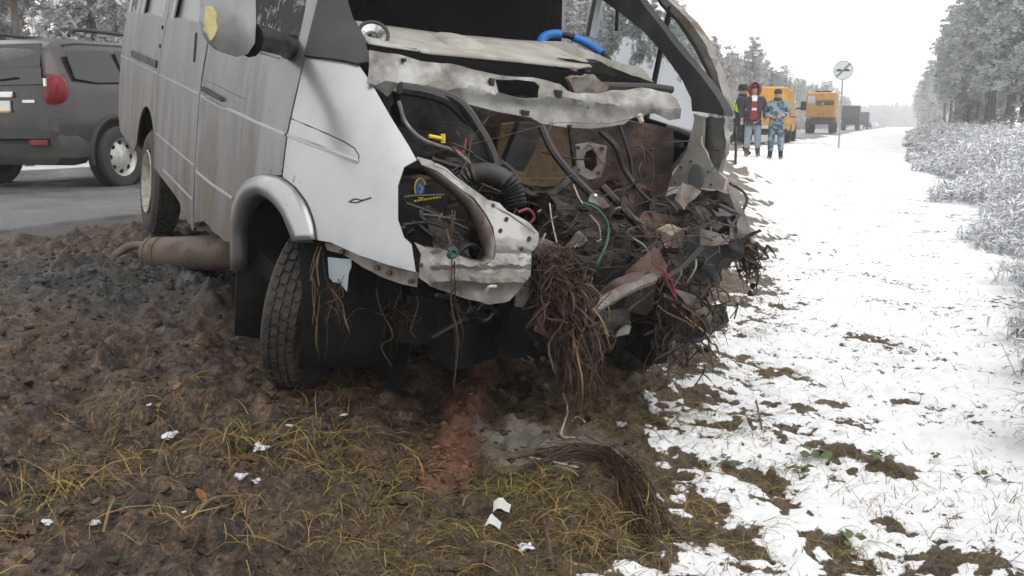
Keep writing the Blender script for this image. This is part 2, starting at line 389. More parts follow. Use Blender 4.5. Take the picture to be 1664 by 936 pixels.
    ad = N.new('ShaderNodeMath'); ad.operation = 'MULTIPLY_ADD'; L.new(cl.outputs[0], ad.inputs[0]); ad.inputs[1].default_value = .55; L.new(fl.outputs[0], ad.inputs[2])
    fr = N.new('ShaderNodeMapRange'); fr.inputs[1].default_value = .872; fr.inputs[2].default_value = .91; fr.inputs[3].default_value = 1; fr.inputs[4].default_value = 0; L.new(ad.outputs[0], fr.inputs[0])
    en = noise(42, 5, .7); ea = N.new('ShaderNodeMath'); ea.operation = 'MULTIPLY_ADD'; L.new(en.outputs[0], ea.inputs[0]); ea.inputs[1].default_value = 1.5; L.new(attr('snow'), ea.inputs[2])
    er = N.new('ShaderNodeMapRange'); er.inputs[1].default_value = 1.12; er.inputs[2].default_value = 1.30; L.new(ea.outputs[0], er.inputs[0])
    sm = N.new('ShaderNodeMath'); sm.operation = 'MULTIPLY'; L.new(er.outputs[0], sm.inputs[0]); L.new(fr.outputs[0], sm.inputs[1])
    col = mix(sm.outputs[0], col, sn)
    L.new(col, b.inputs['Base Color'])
    # wet mud shines a little, snow does not
    rg = N.new('ShaderNodeMapRange'); rg.inputs[1].default_value = .35; rg.inputs[2].default_value = .65; rg.inputs[3].default_value = .16; rg.inputs[4].default_value = .7; L.new(nA.outputs[0], rg.inputs[0])
    rx = N.new('ShaderNodeMix'); L.new(attr('snow'), rx.inputs[0]); L.new(rg.outputs[0], rx.inputs[2]); rx.inputs[3].default_value = .8; L.new(rx.outputs[0], b.inputs['Roughness'])
    b.inputs['Specular IOR Level'].default_value = .5
    bp = N.new('ShaderNodeBump'); bp.inputs['Strength'].default_value = .9; bp.inputs['Distance'].default_value = .014; L.new(nB.outputs[0], bp.inputs['Height'])
    bp2 = N.new('ShaderNodeBump'); bp2.inputs['Strength'].default_value = .3; bp2.inputs['Distance'].default_value = .004; L.new(nC.outputs[0], bp2.inputs['Height']); L.new(bp.outputs[0], bp2.inputs['Normal'])
    L.new(bp2.outputs[0], b.inputs['Normal'])
    return m
M['ground'] = ground_mat()
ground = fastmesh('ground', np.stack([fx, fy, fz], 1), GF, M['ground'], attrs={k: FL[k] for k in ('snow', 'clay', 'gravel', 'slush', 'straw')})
tag(ground, 'muddy roadside verge with patchy snow and a strip of orange clay', kind='structure')
FZ2 = fz.reshape(ny, nx)
def hz(x, y):
    i = min(max(int(np.searchsorted(gx, x)) - 1, 0), nx - 2); j = min(max(int(np.searchsorted(gy, y)) - 1, 0), ny - 2)
    a = (x - gx[i]) / (gx[i + 1] - gx[i]); b = (y - gy[j]) / (gy[j + 1] - gy[j])
    return float((FZ2[j, i] * (1 - a) + FZ2[j, i + 1] * a) * (1 - b) + (FZ2[j + 1, i] * (1 - a) + FZ2[j + 1, i + 1] * a) * b)
def G(px, py):
    d = ray(px, py); zz = 0.
    for _ in range(30):
        t = (zz - CAMZ) / d[2]; p = CAM + t * d; zz = .5 * zz + .5 * hz(p[0], p[1])
    return p
# ---------------------------------------------------------------- road
def road_mat():
    m = mat('asphalt', (.085, .086, .09), rough=.27, dirt=(.16, .157, .16), dirtamt=.6, dscale=1.2, edge=(.45, .65), bump=.25, bscale=180, var=.25, vscale=2.)
    return m
M['asphalt'] = road_mat()
rs = np.concatenate([np.arange(-20, 30, .12), np.geomspace(30, 1200, 90)])
rows = []
for r in rs:
    e1 = S_EDGE + .10 * float(fbm(np.array([r * .9]), np.array([2.]), 3, 5)[0]) + .05 * float(fbm(np.array([r * 5]), np.array([2.]), 2, 6)[0])
    e2 = S_EDGE - 7.3 + .1 * float(fbm(np.array([r * .9]), np.array([8.]), 3, 7)[0])
    zc = .445 + float(rise(r)); row = []
    for s, z in ((e2 - .03, zc - .09), (e2, zc), (S_EDGE - 3.65, zc + .05), (e1, zc), (e1 + .03, zc - .09)):
        x, y = xy(s, r); row.append((x, y, z))
    rows.append(row)
RV = np.array(rows).reshape(-1, 3); n5 = len(rs); J = np.arange(n5 * 5).reshape(n5, 5)
RF = np.stack([J[:-1, :-1], J[:-1, 1:], J[1:, 1:], J[1:, :-1]], -1).reshape(-1, 4)
tag(fastmesh('road', RV, RF, M['asphalt'], smooth=False), 'wet grey asphalt road along the verge', kind='structure')
M['snow_and_glare'] = mat('snow_and_road_glare', (.42, .43, .44), rough=.7, var=.15, bump=.4, bscale=30)  # pale grey for the cable's snow and the painted wet-road reflection
M['paint'] = mat('road_paint', (.5, .5, .49), rough=.6, dirt=(.1, .1, .1), dirtamt=.8, dscale=5)
mb = MB()
for k in range(-2, 60):
    r0 = -8 + k * 12
    V = []
    for r in np.linspace(r0, r0 + 8, 5):
        for s in (S_EDGE - 3.72, S_EDGE - 3.58): x, y = xy(s, r); V.append((x, y, .445 + float(rise(r)) + .05 + .001))
    mb.add(V, [(2 * i, 2 * i + 1, 2 * i + 3, 2 * i + 2) for i in range(4)])
tag(mb.build('road_marking', M['paint']), 'faded dashed centre line on the asphalt road', kind='structure')
# low ridge at the far road edge, painted pale for wet road reflection
def glare_strip(name, s0, w, r0, r1, label, seed):
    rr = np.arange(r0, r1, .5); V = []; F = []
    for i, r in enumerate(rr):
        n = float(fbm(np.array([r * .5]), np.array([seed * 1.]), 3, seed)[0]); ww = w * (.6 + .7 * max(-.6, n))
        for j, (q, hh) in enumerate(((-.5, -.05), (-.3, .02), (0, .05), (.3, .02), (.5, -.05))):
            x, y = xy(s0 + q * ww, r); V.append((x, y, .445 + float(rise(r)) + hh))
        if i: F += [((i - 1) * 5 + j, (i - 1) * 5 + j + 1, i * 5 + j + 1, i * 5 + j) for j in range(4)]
    tag(mesh(name, V, F, M['snow_and_glare']), label, kind='structure')
glare_strip('wet_glare_ridge', S_EDGE - 7.4, 1.4, 5, 220, 'low pale ridge along the far road edge, toned as wet road reflection', 3)
# ================================================================ the wrecked van (van-local metres: x forward, y left, z up)
def pxl(p):
    q = toworld(p) - CAM; z = q[1] * CP - q[2] * SP; v = q[1] * SP + q[2] * CP
    return (832 + FPX * q[0] / z, 468 - FPX * v / z)
def spl(v, k=.06): return k * math.log1p(math.exp(max(-30, min(30, v / k))))
def Wz(z): return 1.03 - .15 * spl(z - 1.15, .08) - .12 * spl(.5 - z, .05)
def phi(P):
    x, y, z = P; L_ = 1.27 - 1.25 * spl(z - .80)
    return (abs(y) / Wz(z))**2.8 + (max(x + .25, 0) / max(L_, .3))**2.8 - 1
def onbody(px, py, out=0.):
    d = vray(px, py); t = 2.; last = t
    while t < 10:
        if phi(VO + t * d) < 0:
            a, b = last, t
            for _ in range(26):
                m = (a + b) / 2
                if phi(VO + m * d) < 0: b = m
                else: a = m
            p = VO + b * d
            if out:
                e = 1e-4; f0 = phi(p); g = np.array([phi(p + e * np.eye(3)[i]) - f0 for i in range(3)]); p = p + out * g / (np.linalg.norm(g) + 1e-12)
            return p
        last = t; t += .03
    return ony(px, py, -.95)
def sidey(x, z): 
    L_ = 1.27 - 1.25 * spl(z - .80); return -Wz(z) * max(0, 1 - (max(x + .25, 0) / max(L_, .3))**2.8)**(1 / 2.8)
def S_(off=0): return lambda a, b: onbody(a, b, off)
def X_(x): return lambda a, b: onx(a, b, x)
def Y_(y): return lambda a, b: ony(a, b, y)
M['paint_silver'] = mat('silver_paint', (.37, .378, .39), rough=.31, metal=.75, specks=(55, .985), dirt=(.15, .125, .10), dirtamt=.5, dscale=2.6, edge=(.50, .95), var=.06, coat=.1, stretch=(1, 1, .55))  # lighter copy of the same paint, for the light-facing fender and ledges
M['paint_dirty_shaded'] = mat('dirty_shaded_silver_paint', (.215, .22, .228), rough=.32, metal=.7, specks=(60, .95), dirt=(.12, .088, .064), dirtamt=.9, dscale=3.2, edge=(.46, .80), var=.14, stretch=(1.3, 1.3, .4), zd=(.45, 1.15, .26))  # real dirt over a base darkened to paint in the flank's shade
M['white_rust'] = mat('rusty_white_metal', (.275, .275, .265), rough=.29, metal=.6, dirt=(.055, .040, .029), dirtamt=.95, dscale=6, edge=(.38, .66), var=.15, bump=.15, bscale=25)
M['grey_rust'] = mat('rusty_grey_metal', (.20, .192, .178), rough=.36, metal=.3, dirt=(.09, .05, .03), dirtamt=.9, dscale=11, edge=(.42, .62), var=.25, bump=.2, bscale=30)
M['rust'] = mat('rusty_steel', (.065, .040, .028), rough=.5, metal=.2, dirt=(.03, .022, .018), dirtamt=.9, dscale=14, var=.4, bump=.4, bscale=40)
M['pinkrust'] = mat('rust_pink_plate', (.15, .10, .085), rough=.4, metal=.4, dirt=(.08, .05, .04), dirtamt=.8, dscale=10, var=.2, bump=.2, bscale=30)
M['black_plastic'] = mat('black_plastic', (.008, .008, .009), rough=.4, spec=.3, dirt=(.026, .021, .017), dirtamt=.5, dscale=9, var=.2)
M['trim'] = mat('dark_grey_trim', (.036, .036, .040), rough=.6, spec=.25, var=.12, bump=.1, bscale=200, dirt=(.075, .07, .065), dirtamt=.5, dscale=5)
M['black'] = mat('matt_black', (.008, .008, .008), rough=.85, spec=.12, var=.3, bump=.4, bscale=40)  # even near-black with random tone
M['oily'] = mat('oily_black_steel', (.010, .009, .008), rough=.22, metal=.3, dirt=(.042, .027, .019), dirtamt=.75, dscale=12, var=.3, bump=.5, bscale=35)
M['rubber'] = mat('hose_rubber', (.008, .008, .009), rough=.33, var=.2, dirt=(.030, .023, .019), dirtamt=.5, dscale=20)
M['tyre'] = mat('tyre_rubber', (.014, .014, .014), rough=.6, dirt=(.075, .056, .042), dirtamt=.7, dscale=7, edge=(.38, .6), var=.3, bump=.5, bscale=60)
M['dash'] = mat('pale_grey_dash', (.33, .325, .295), rough=.55, dirt=(.2, .18, .15), dirtamt=.6, dscale=8, var=.08)
M['firewall'] = mat('grimy_firewall', (.075, .042, .030), rough=.35, metal=.15, dirt=(.020, .017, .015), dirtamt=.9, dscale=6, edge=(.4, .6), var=.7, vscale=9, bump=1., bscale=13)
M['tan'] = mat('soaked_insulation', (.15, .105, .055), rough=.85, dirt=(.030, .021, .014), dirtamt=.95, dscale=4, edge=(.48, .66), var=.3, bump=.6, bscale=30)
M['blue'] = mat('blue_cover', (.008, .13, .42), rough=.45, var=.1)
M['yellow'] = mat('yellow_plastic', (.62, .44, .02), rough=.4, var=.1)
M['lensyellow'] = mat('aged_yellow_lens', (.52, .47, .19), rough=.35, var=.12, vscale=30, dirt=(.25, .22, .1), dirtamt=.5, dscale=30)
M['greenwire'] = mat('green_wire', (.008, .055, .042), rough=.4)
M['redwire'] = mat('red_wire', (.16, .015, .02), rough=.4)
M['cream'] = mat('cream_plastic', (.42, .39, .30), rough=.5, dirt=(.2, .16, .1), dirtamt=.6, dscale=20)
M['mirror_grey'] = mat('grey_mirror_shell', (.30, .305, .32), rough=.4, var=.06, dirt=(.12, .1, .09), dirtamt=.5, dscale=5)
M['bluegrey'] = mat('torn_blue_grey_plastic', (.36, .43, .47), rough=.5, var=.08, dirt=(.2, .2, .2), dirtamt=.4)
M['rim'] = mat('cream_rim', (.42, .42, .36), rough=.5, dirt=(.12, .09, .06), dirtamt=.8, dscale=9)
M['muffler'] = mat('weathered_muffler', (.135, .105, .082), rough=.6, metal=.25, dirt=(.075, .05, .036), dirtamt=.8, dscale=8, var=.2, bump=.1)
M['speaker'] = mat('chrome_speaker', (.7, .7, .7), rough=.25, metal=.9)
M['grille'] = mat('grey_mesh', (.12, .125, .125), rough=.7, bump=.6, bscale=400)
def glass_mat(name, frost, tint=(.75, .8, .8), fz=None):
    m = bpy.data.materials.new(name); m.use_nodes = True; t = m.node_tree; N = t.nodes; L = t.links; b = N['Principled BSDF']; out = N['Material Output']
    tr = N.new('ShaderNodeBsdfTransparent'); tr.inputs[0].default_value = (*tint, 1); gl = N.new('ShaderNodeBsdfGlossy'); gl.inputs['Roughness'].default_value = .05
    m1 = N.new('ShaderNodeMixShader'); m1.inputs[0].default_value = .10; L.new(tr.outputs[0], m1.inputs[1]); L.new(gl.outputs[0], m1.inputs[2])
    tc = N.new('ShaderNodeTexCoord'); n = N.new('ShaderNodeTexNoise'); n.inputs['Scale'].default_value = 7; n.inputs['Detail'].default_value = 8; n.inputs['Roughness'].default_value = .7; L.new(tc.outputs['Object'], n.inputs[0])
    val = n.outputs[0]
    if fz:                                        # frost and wet snow caked on the lower part of the pane
        sx = N.new('ShaderNodeSeparateXYZ'); L.new(tc.outputs['Object'], sx.inputs[0]); mr = N.new('ShaderNodeMapRange')
        mr.inputs[1].default_value = fz[0]; mr.inputs[2].default_value = fz[1]; mr.inputs[3].default_value = .34; mr.inputs[4].default_value = -.28; L.new(sx.outputs[2], mr.inputs[0])
        ad = N.new('ShaderNodeMath'); L.new(val, ad.inputs[0]); L.new(mr.outputs[0], ad.inputs[1]); val = ad.outputs[0]
    r = N.new('ShaderNodeMapRange'); r.inputs[1].default_value = .5; r.inputs[2].default_value = .58; r.inputs[4].default_value = frost; L.new(val, r.inputs[0])
    b.inputs['Base Color'].default_value = (.8, .82, .84, 1); b.inputs['Roughness'].default_value = .8
    tl_ = N.new('ShaderNodeBsdfTranslucent'); tl_.inputs[0].default_value = (.85, .87, .9, 1); ms = N.new('ShaderNodeMixShader'); ms.inputs[0].default_value = .65; L.new(b.outputs[0], ms.inputs[1]); L.new(tl_.outputs[0], ms.inputs[2]); b = ms
    m2 = N.new('ShaderNodeMixShader'); L.new(r.outputs[0], m2.inputs[0]); L.new(m1.outputs[0], m2.inputs[1]); L.new(b.outputs[0], m2.inputs[2]); L.new(m2.outputs[0], out.inputs[0])
    return m
M['frostglass'] = glass_mat('frosted_glass', .92, fz=(1.25, 1.85)); M['doorglass'] = glass_mat('door_glass', .8, tint=(.12, .15, .15)); M['glass'] = glass_mat('dark_glass', 0, tint=(.05, .06, .065))  # door pane: pale noise patches painted for its white reflections

van = bpy.data.objects.new('wrecked_van', None); link(van)
van.matrix_world = Matrix(((vF[0], vL[0], vU[0], VT[0]), (vF[1], vL[1], vU[1], VT[1]), (vF[2], vL[2], vU[2], VT[2]), (0, 0, 0, 1)))
tag(van, 'silver panel van with its front end torn off, stranded across the muddy verge', 'van')
sd_ = lambda x, z: (x, sidey(x, z), z)
def arc(cx, cz, r, a0, a1, n=14, ry=None): return [(cx + r * math.cos(math.radians(a0 + (a1 - a0) * i / n)), cz + (ry or r) * math.sin(math.radians(a0 + (a1 - a0) * i / n))) for i in range(n + 1)]
# ---- flank: rear quarter, sliding door, front door, fender
rq = [(-4.42, .62), (-4.40, 2.05), (-2.55, 2.10), (-2.55, .50)] + arc(-2.92, .37, .46, 20, 160) + [(-3.5, .46), (-4.3, .50)]
recess = [[(-4.30, 1.40), (-4.30, 1.98), (-3.85, 2.0), (-3.85, 1.40)], [(-3.62, 1.40), (-3.62, 1.98), (-2.72, 2.0), (-2.72, 1.40)], [(-2.38, 1.40), (-2.38, 2.0), (-1.36, 2.02), (-1.36, 1.40)]]
quarter = sheet('rear_quarter_panel', rq, sd_, M['paint_dirty_shaded'], van, holes=recess[:2], step=.11, thick=.01)
sld = [(-2.54, .50), (-2.54, 2.10), (-1.252, 2.12), (-1.252, .40), (-1.30, .372), (-1.36, .40), (-1.42, .385), (-1.50, .43), (-1.58, .42), (-1.66, .455), (-1.8, .465), (-2.0, .475), (-2.3, .485)]
slider = sheet('sliding_door', sld, sd_, M['paint_dirty_shaded'], van, holes=recess[2:], step=.09, thick=.01)
slider['label'] = 'sliding door with streaks of dirt and a rusted ragged lower edge'
for k, rc in enumerate(recess):
    host = quarter if k < 2 else slider
    x0, x1 = rc[0][0], rc[2][0]
    sheet('window_blank', [(x0 - .02, 1.38), (x0 - .02, 2.02), (x1 + .02, 2.02), (x1 + .02, 1.38)], lambda a, b: (a, sidey(a, b) + .032, b), M['paint_silver'], host, step=.12, thick=.006)
    mb = MB(); ys = sidey(x0, 1.4)
    mb.add([(x0, ys - .006, 1.392), (x1, ys - .006, 1.392), (x1, ys + .03, 1.412), (x0, ys + .03, 1.412), (x0, ys - .006, 1.37), (x1, ys - .006, 1.37)], [(0, 1, 2, 3), (4, 5, 1, 0)])
    mb.build('window_ledge', M['paint_silver'], host)
    for xx in (x0, x1):
        MB().tube([sd_(xx, z) for z in np.linspace(1.39, 1.98, 6)], .012, 6).build('recess_edge', M['paint_silver'], host, smooth=True)
# front door: traced where it meets fender, arch and corner trim
bpx = [pxl((-1.242, sidey(-1.242, z), z)) for z in (.43, .7, 1.06, 1.4, 1.75, 2.1)]
archO = [(378, 397), (380, 339), (390.5, 310.5), (409, 289), (433, 283), (459, 288), (482, 306), (501, 332), (511.5, 362), (515.5, 390)]
archI = [(381, 440), (383.5, 374), (395, 339), (407, 322), (428, 315), (449, 327), (468, 350.5), (480, 379), (487, 393)]
doorpx = bpx + [(512, -190), (519, -60), (518, 0), (496, 93), (480, 160), (467, 219), (459, 285)] + archO[4:0:-1] + [(377, 393), (366, 392), (357, 382), (349, 378), (341, 367), (333, 359)]
winpx = [(346, -170), (346, 45), (400, 66), (478, 91), (488, 60), (496, 20), (502, -25), (497, -170)]
door = sheet('front_door', doorpx, S_(), M['paint_dirty_shaded'], van, holes=[winpx], step=11, thick=.01)
door['label'] = 'grimy front door with a ragged rusted lower edge'
sheet('door_glass', [(a + (4 if a < 400 else -3) * -1, b) for a, b in winpx], lambda a, b: onbody(a, b, -.025), M['doorglass'], door, step=40, thick=0)
fend = [(497, 94), (535, 98), (575, 103), (585, 109), (604, 137), (635, 191), (665, 239), (677, 261), (657, 272), (647, 302), (647, 357), (657, 386), (669, 397), (676, 442), (630, 430), (583, 414), (539, 394), (516, 390), (511.5, 362), (501, 332), (482, 306), (461, 289), (461, 284), (469, 219), (482, 160)]
fender = sheet('front_fender', fend, S_(), M['paint_silver'], van, step=9, thick=.006)
fender['label'] = 'silver front fender cut off at the empty headlamp opening'
# wheel arch flare, a rolled lip standing proud
def lerp2(A, n=24):
    A = np.array(A); t = np.linspace(0, 1, len(A)); u = np.linspace(0, 1, n); return np.stack([np.interp(u, t, A[:, 0]), np.interp(u, t, A[:, 1])], 1)
oA, iA = lerp2([(377, 440)] + archO), lerp2(archI); rings = []
def sides(a, b, out): p = onbody(a, b); p[1] -= out; return p
for w, out in ((0, .004), (.12, .035), (.45, .055), (.85, .045), (1, .02), (1, -.05)):
    rings.append([sides(*(oA[i] * (1 - w) + iA[i] * w), out * (.15 + .55 * min(1, i / 14)) if out > 0 else out) for i in range(24)])
V = [v for r in rings for v in r]; F = [(a * 24 + i, a * 24 + i + 1, (a + 1) * 24 + i + 1, (a + 1) * 24 + i) for a in range(5) for i in range(23)]
flare = mesh('wheel_arch_flare', V, F, M['paint_silver'], van); flare.modifiers.new('t', 'SOLIDIFY').thickness = .004
MB().tube([onbody(*p, .004) for p in oA], .004, 6).build('flare_seal', M['black_plastic'], flare, smooth=True)
# creases and shut lines along the flank
def linepx(pts, out=.003): return [onbody(a, b, out) for a, b in pts]
for host, pts in ((quarter, [sd_(x, 1.062) for x in np.linspace(-4.40, -2.56, 12)]), (slider, [sd_(x, 1.062) for x in np.linspace(-2.53, -1.262, 9)]), (door, linepx([(329, 157), (360, 173), (400, 190), (435, 206), (466, 219)])), (fender, linepx([(470, 220), (500, 232), (540, 247), (570, 259), (583, 264)])),
                  (slider, [sd_(x, .712) for x in np.linspace(-2.5, -1.265, 9)]), (door, linepx([(321, 279), (345, 299), (370, 316), (380, 323)])), (slider, [sd_(x, .54) for x in np.linspace(-2.2, -1.265, 9)])):
    MB().tube(pts, .0085, 6).build('pressed_crease', M['paint_silver'], host, smooth=True)
for host, pts in ((quarter, [sd_(x, 1.148) for x in np.linspace(-4.41, -2.56, 12)]), (slider, [sd_(x, 1.148) for x in np.linspace(-2.53, -1.262, 9)]), (door, linepx([(330, 128), (360, 142), (400, 162), (440, 179), (470, 191)], .003)), (fender, linepx([(472, 192), (500, 204), (530, 217), (560, 231), (577, 242), (584, 254), (583, 260)], .003))):
    MB().tube(pts, .0028 if host is not fender else .0022, 5).build('shut_line', M['black_plastic'], host, smooth=True)
o = sheet('inner_shell', [(-4.3, .5), (-4.3, 2.0), (-1.0, 2.0), (-1.0, .48), (-2.4, .48), (-2.5, .85), (-3.35, .85), (-3.4, .5)], lambda a, b: (a, sidey(a, b) + .045, b), M['black'], van, step=.3)
# slide rail slot, lock slot, handles
MB().box((-3.2, -1.034, 1.115), (1.15, .012, .045)).build('slide_rail', M['black_plastic'], quarter, bevel=.004)
MB().tube([onbody(318 + 3 * (1 - t), 55 + 45 * t, .004) for t in (0, .5, 1)], .010, 6).build('lock_slot', M['black_plastic'], door)
MB().add([tuple(onbody(a, b, o_)) for o_ in (.004, .02) for a, b in ((334, 141), (366, 159), (366, 166), (334, 149))], [(4, 5, 6, 7), (0, 1, 5, 4), (1, 2, 6, 5), (2, 3, 7, 6), (3, 0, 4, 7)]).build('door_handle', M['trim'], door)
for p in ((266, 45), (262, 75)): MB().tube([onbody(*p, .0), onbody(*p, .012)], .012, 8).build('rubber_buffer', M['black_plastic'], slider)
# other bodywork: roof, left side, tail, floor
def roofn(x, y): return (x, y, 2.17 - .10 * (abs(y) / .9)**3 - .10 * max(0, (x + 1.0))**1.4)
sheet('roof_panel', [(-4.42, -.89), (-.50, -.84), (-.50, .84), (-4.42, .89)], roofn, M['paint_silver'], van, step=.25, thick=.02)
sheet('left_flank', [(-4.42, .48), (-4.42, 2.06), (-1.25, 2.08), (-1.25, .45)] + arc(-2.92, .37, .46, 0, 180)[0:0], lambda a, b: (a, -sidey(min(a, -.3), b), b), M['paint_dirty_shaded'], van, step=.3, thick=.02)
sheet('tail_panel', [(-1.0, .5), (-.9, 2.08), (.9, 2.08), (1.0, .5)], lambda a, b: (-4.42 - .0 * a, a, b), M['paint_dirty_shaded'], van, step=.4, thick=.02)
MB().box((-2.1, 0, .47), (4.5, 1.86, .09)).box((-2.0, .42, .36), (4.6, .09, .14)).box((-2.0, -.42, .36), (4.6, .09, .14)).build('floor_pan', M['black'], van)
sheet('cab_partition', [(-.95, .5), (-.90, 2.08), (.86, 2.08), (.90, 1.2), (.9, .5)], lambda a, b: (-1.18, a, b), M['black'], van, step=.3, thick=.02)
# ---- corner trim, mirror
trimpx = [(497, 93), (518, 0), (519, -60), (513, -190), (540, -190), (556, -60), (563, 0), (574, 35), (593, 66), (597, 86), (610, 92), (609, 101), (602, 105), (579, 107), (560, 102)]
sheet('corner_trim', trimpx, S_(.008), M['trim'], van, step=14, thick=.014)
mir = link(bpy.data.objects.new('side_mirror', None), van)
mpx = [(333, 15), (331, 35), (336, 55), (346, 72), (360, 84), (384, 91), (402, 86), (412, 70), (414, 40), (412, -40), (404, -80), (372, -92), (345, -80), (334, -40)]
cxm, cym = 374, 0
def mirf(a, b):
    q = max(abs(a - cxm) / 42, abs(b - cym) / 92); bul = .07 * max(0, 1 - q * q)
    p = onx(a, b, .36); p2 = onx(a, b, .36 + bul); return p2
shell = sheet('mirror_shell', mpx, mirf, M['mirror_grey'], mir, step=9, thick=.01)
bk = [onx(a, b, .36) for a, b in mpx]; bk2 = [p + np.array([-.085, .0, 0]) for p in bk]
n = len(bk); mesh('mirror_back', bk + bk2, [(i, (i + 1) % n, (i + 1) % n + n, i + n) for i in range(n)] + [tuple(range(n, 2 * n))], M['mirror_grey'], mir, smooth=False)
sheet('indicator_lens', [(335, 10), (344, 10), (351, 20), (352, 45), (347, 58), (341, 66), (336, 55), (333, 35)], X_(.40), M['lensyellow'], mir, step=6, thick=.03)
ar = MB(); ar.tube(crom([onx(404, 62, .34), onx(425, 62, .30), onx(450, 70, .22), (onbody(474, 80, .02))], 4), [.062, .05, .045, .045, .042, .042, .042, .042, .042, .04, .04, .04, .045], 12); ar.build('mirror_arm', M['black_plastic'], mir, smooth=True)
sheet('mirror_foot', [(452, 58), (484, 60), (481, 93), (470, 94), (448, 88)], S_(.012), M['black_plastic'], mir, step=9, thick=.03)
MB().tube([onx(409, 80, .33), onx(455, 93, .25)], .007, 6).build('arm_edge', M['mirror_grey'], mir)
# ---- cabin seen through the missing windscreen
def ribbon(name, A, B, m, parent, n=30, k=6, thick=.006, bump=0, seed=0):
    A = [np.array(p) for p in A]; B = [np.array(p) for p in B]
    def rs_(P):
        L_ = np.cumsum([0] + [np.linalg.norm(P[i + 1] - P[i]) for i in range(len(P) - 1)]); u = np.linspace(0, L_[-1], n); P = np.array(P); return np.stack([np.interp(u, L_, P[:, j]) for j in range(3)], 1)
    a, b = rs_(A), rs_(B); V = [a[i] * (1 - j / k) + b[i] * j / k for j in range(k + 1) for i in range(n)]
    V = np.array(V)
    if bump: V[:, 2] += bump * fbm(V[:, 0] * 9, V[:, 1] * 9, 3, seed)
    F = [(j * n + i, j * n + i + 1, (j + 1) * n + i + 1, (j + 1) * n + i) for j in range(k) for i in range(n - 1)]
    o = mesh(name, V, F, m, parent); o.modifiers.new('t', 'SOLIDIFY').thickness = thick; return o
dash = ribbon('dashboard', [onx(a, b, .16) for a, b in ((598, 70), (640, 76), (680, 82), (750, 86), (846, 95), (905, 103), (962, 108))], [onx(a, b, -.32) for a, b in ((572, 33), (613, 40), (680, 49), (723, 55), (813, 62), (880, 68), (940, 82))], M['dash'], van, bump=.004)
ribbon('dash_lip', [onx(a, b, .165) for a, b in ((680, 81), (750, 86), (846, 95), (962, 108))], [onx(a, b, .175) for a, b in ((684, 88), (752, 94), (846, 103), (940, 113))], M['dash'], dash, k=2)
mb = MB(); c = onx(752, 62, -.1)
V = []; 
for i in range(13):
    for j in range(7):
        q, w = math.pi * i / 12, j / 6; V.append((c[0] - .16 + .30 * w, c[1] - .11 * math.cos(q), c[2] - .045 + .062 * math.sin(q) * (1 - w**3)))
mb.add(V, [(i * 7 + j, i * 7 + j + 1, (i + 1) * 7 + j + 1, (i + 1) * 7 + j) for i in range(12) for j in range(6)]).build('dash_hump', M['dash'], dash, smooth=True)
sp_ = link(bpy.data.objects.new('dash_speaker', None), van); pc = onx(607, 56, .02)
ax = np.array([.75, -.2, .62]); ax /= np.linalg.norm(ax); Rm = np.array(Vector((0, 0, 1)).rotation_difference(Vector(ax)).to_matrix())
for nm, prof, mm_ in (('speaker_rim', [(.062, -.006), (.062, .008), (.05, .010), (.048, 0)], 'trim'), ('speaker_cone', [(.05, .004), (.026, -.018), (.024, -.018)], 'speaker'), ('speaker_dome', [(.025, -.014), (.018, -.004), (.001, .002)], 'glass')):
    mb = MB(); mb.lathe(prof, 24, 'z'); mb.V = [tuple(Rm @ np.array(v) + pc) for v in mb.V]; mb.build(nm, M[mm_], sp_, smooth=True)
sheet('speaker_plate', [(578, 36), (613, 41), (640, 56), (672, 76), (678, 81), (640, 78), (600, 70), (588, 58)], lambda a, b: onx(a, b, .15 - .42 * (80 - b) / 45.) + np.array([0, 0, .004]), M['dash'], sp_, step=9, thick=.004)
# steering wheel with torn blue cover
sw = link(bpy.data.objects.new('steering_wheel', None), van); sc_ = onx(938, 92, -.30)
t1 = np.array([0, 1, 0.]); t2 = np.array([-.86, 0, .51]); 
def swp(q, R_=.185): return sc_ + R_ * (math.cos(q) * t1 + math.sin(q) * t2)
MB().tube([swp(2 * math.pi * k / 48) for k in range(49)], .015, 10, caps=False).build('wheel_rim', M['black_plastic'], sw, smooth=True)
for a0, a1 in ((95, 190), (20, 72)):
    MB().tube([swp(math.radians(a0 + (a1 - a0) * k / 16)) for k in range(17)], .021, 10).build('rim_cover', M['blue'], sw, smooth=True)
MB().tube([swp(math.pi, .18), sc_ + np.array([.03, 0, -.03]), swp(0, .18)], .016, 8).tube([sc_, sc_ + np.array([.35, 0, -.25])], .03, 10).build('column', M['black_plastic'], sw, smooth=True)
# torn right-hand end of the dash and a black sheet standing in for shade in the gap
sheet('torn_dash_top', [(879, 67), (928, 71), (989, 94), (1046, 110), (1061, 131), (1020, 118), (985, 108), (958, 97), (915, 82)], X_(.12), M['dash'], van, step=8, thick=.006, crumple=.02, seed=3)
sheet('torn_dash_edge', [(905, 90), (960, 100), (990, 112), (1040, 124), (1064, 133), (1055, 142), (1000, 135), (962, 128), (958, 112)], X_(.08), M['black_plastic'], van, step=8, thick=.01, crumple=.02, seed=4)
sheet('gap_shade_sheet', [(598, 74), (680, 86), (760, 96), (960, 116), (1062, 138), (1088, 152), (940, 150), (860, 134), (740, 112), (600, 92)], X_(.20), M['black'], van, step=14, thick=.008, crumple=.006, seed=5)
sheet('dash_foam', [(925, 128), (965, 122), (992, 140), (985, 152), (940, 155)], X_(.26), M['grey_rust'], van, step=7, thick=.02, crumple=.03, seed=6)
MB().tube(crom([onx(940, 138, .24), onx(1000, 140, .25), onx(1060, 142, .25), onx(1092, 146, .25)], 5), .016, 8).build('scuttle_seal', M['trim'], van, smooth=True)
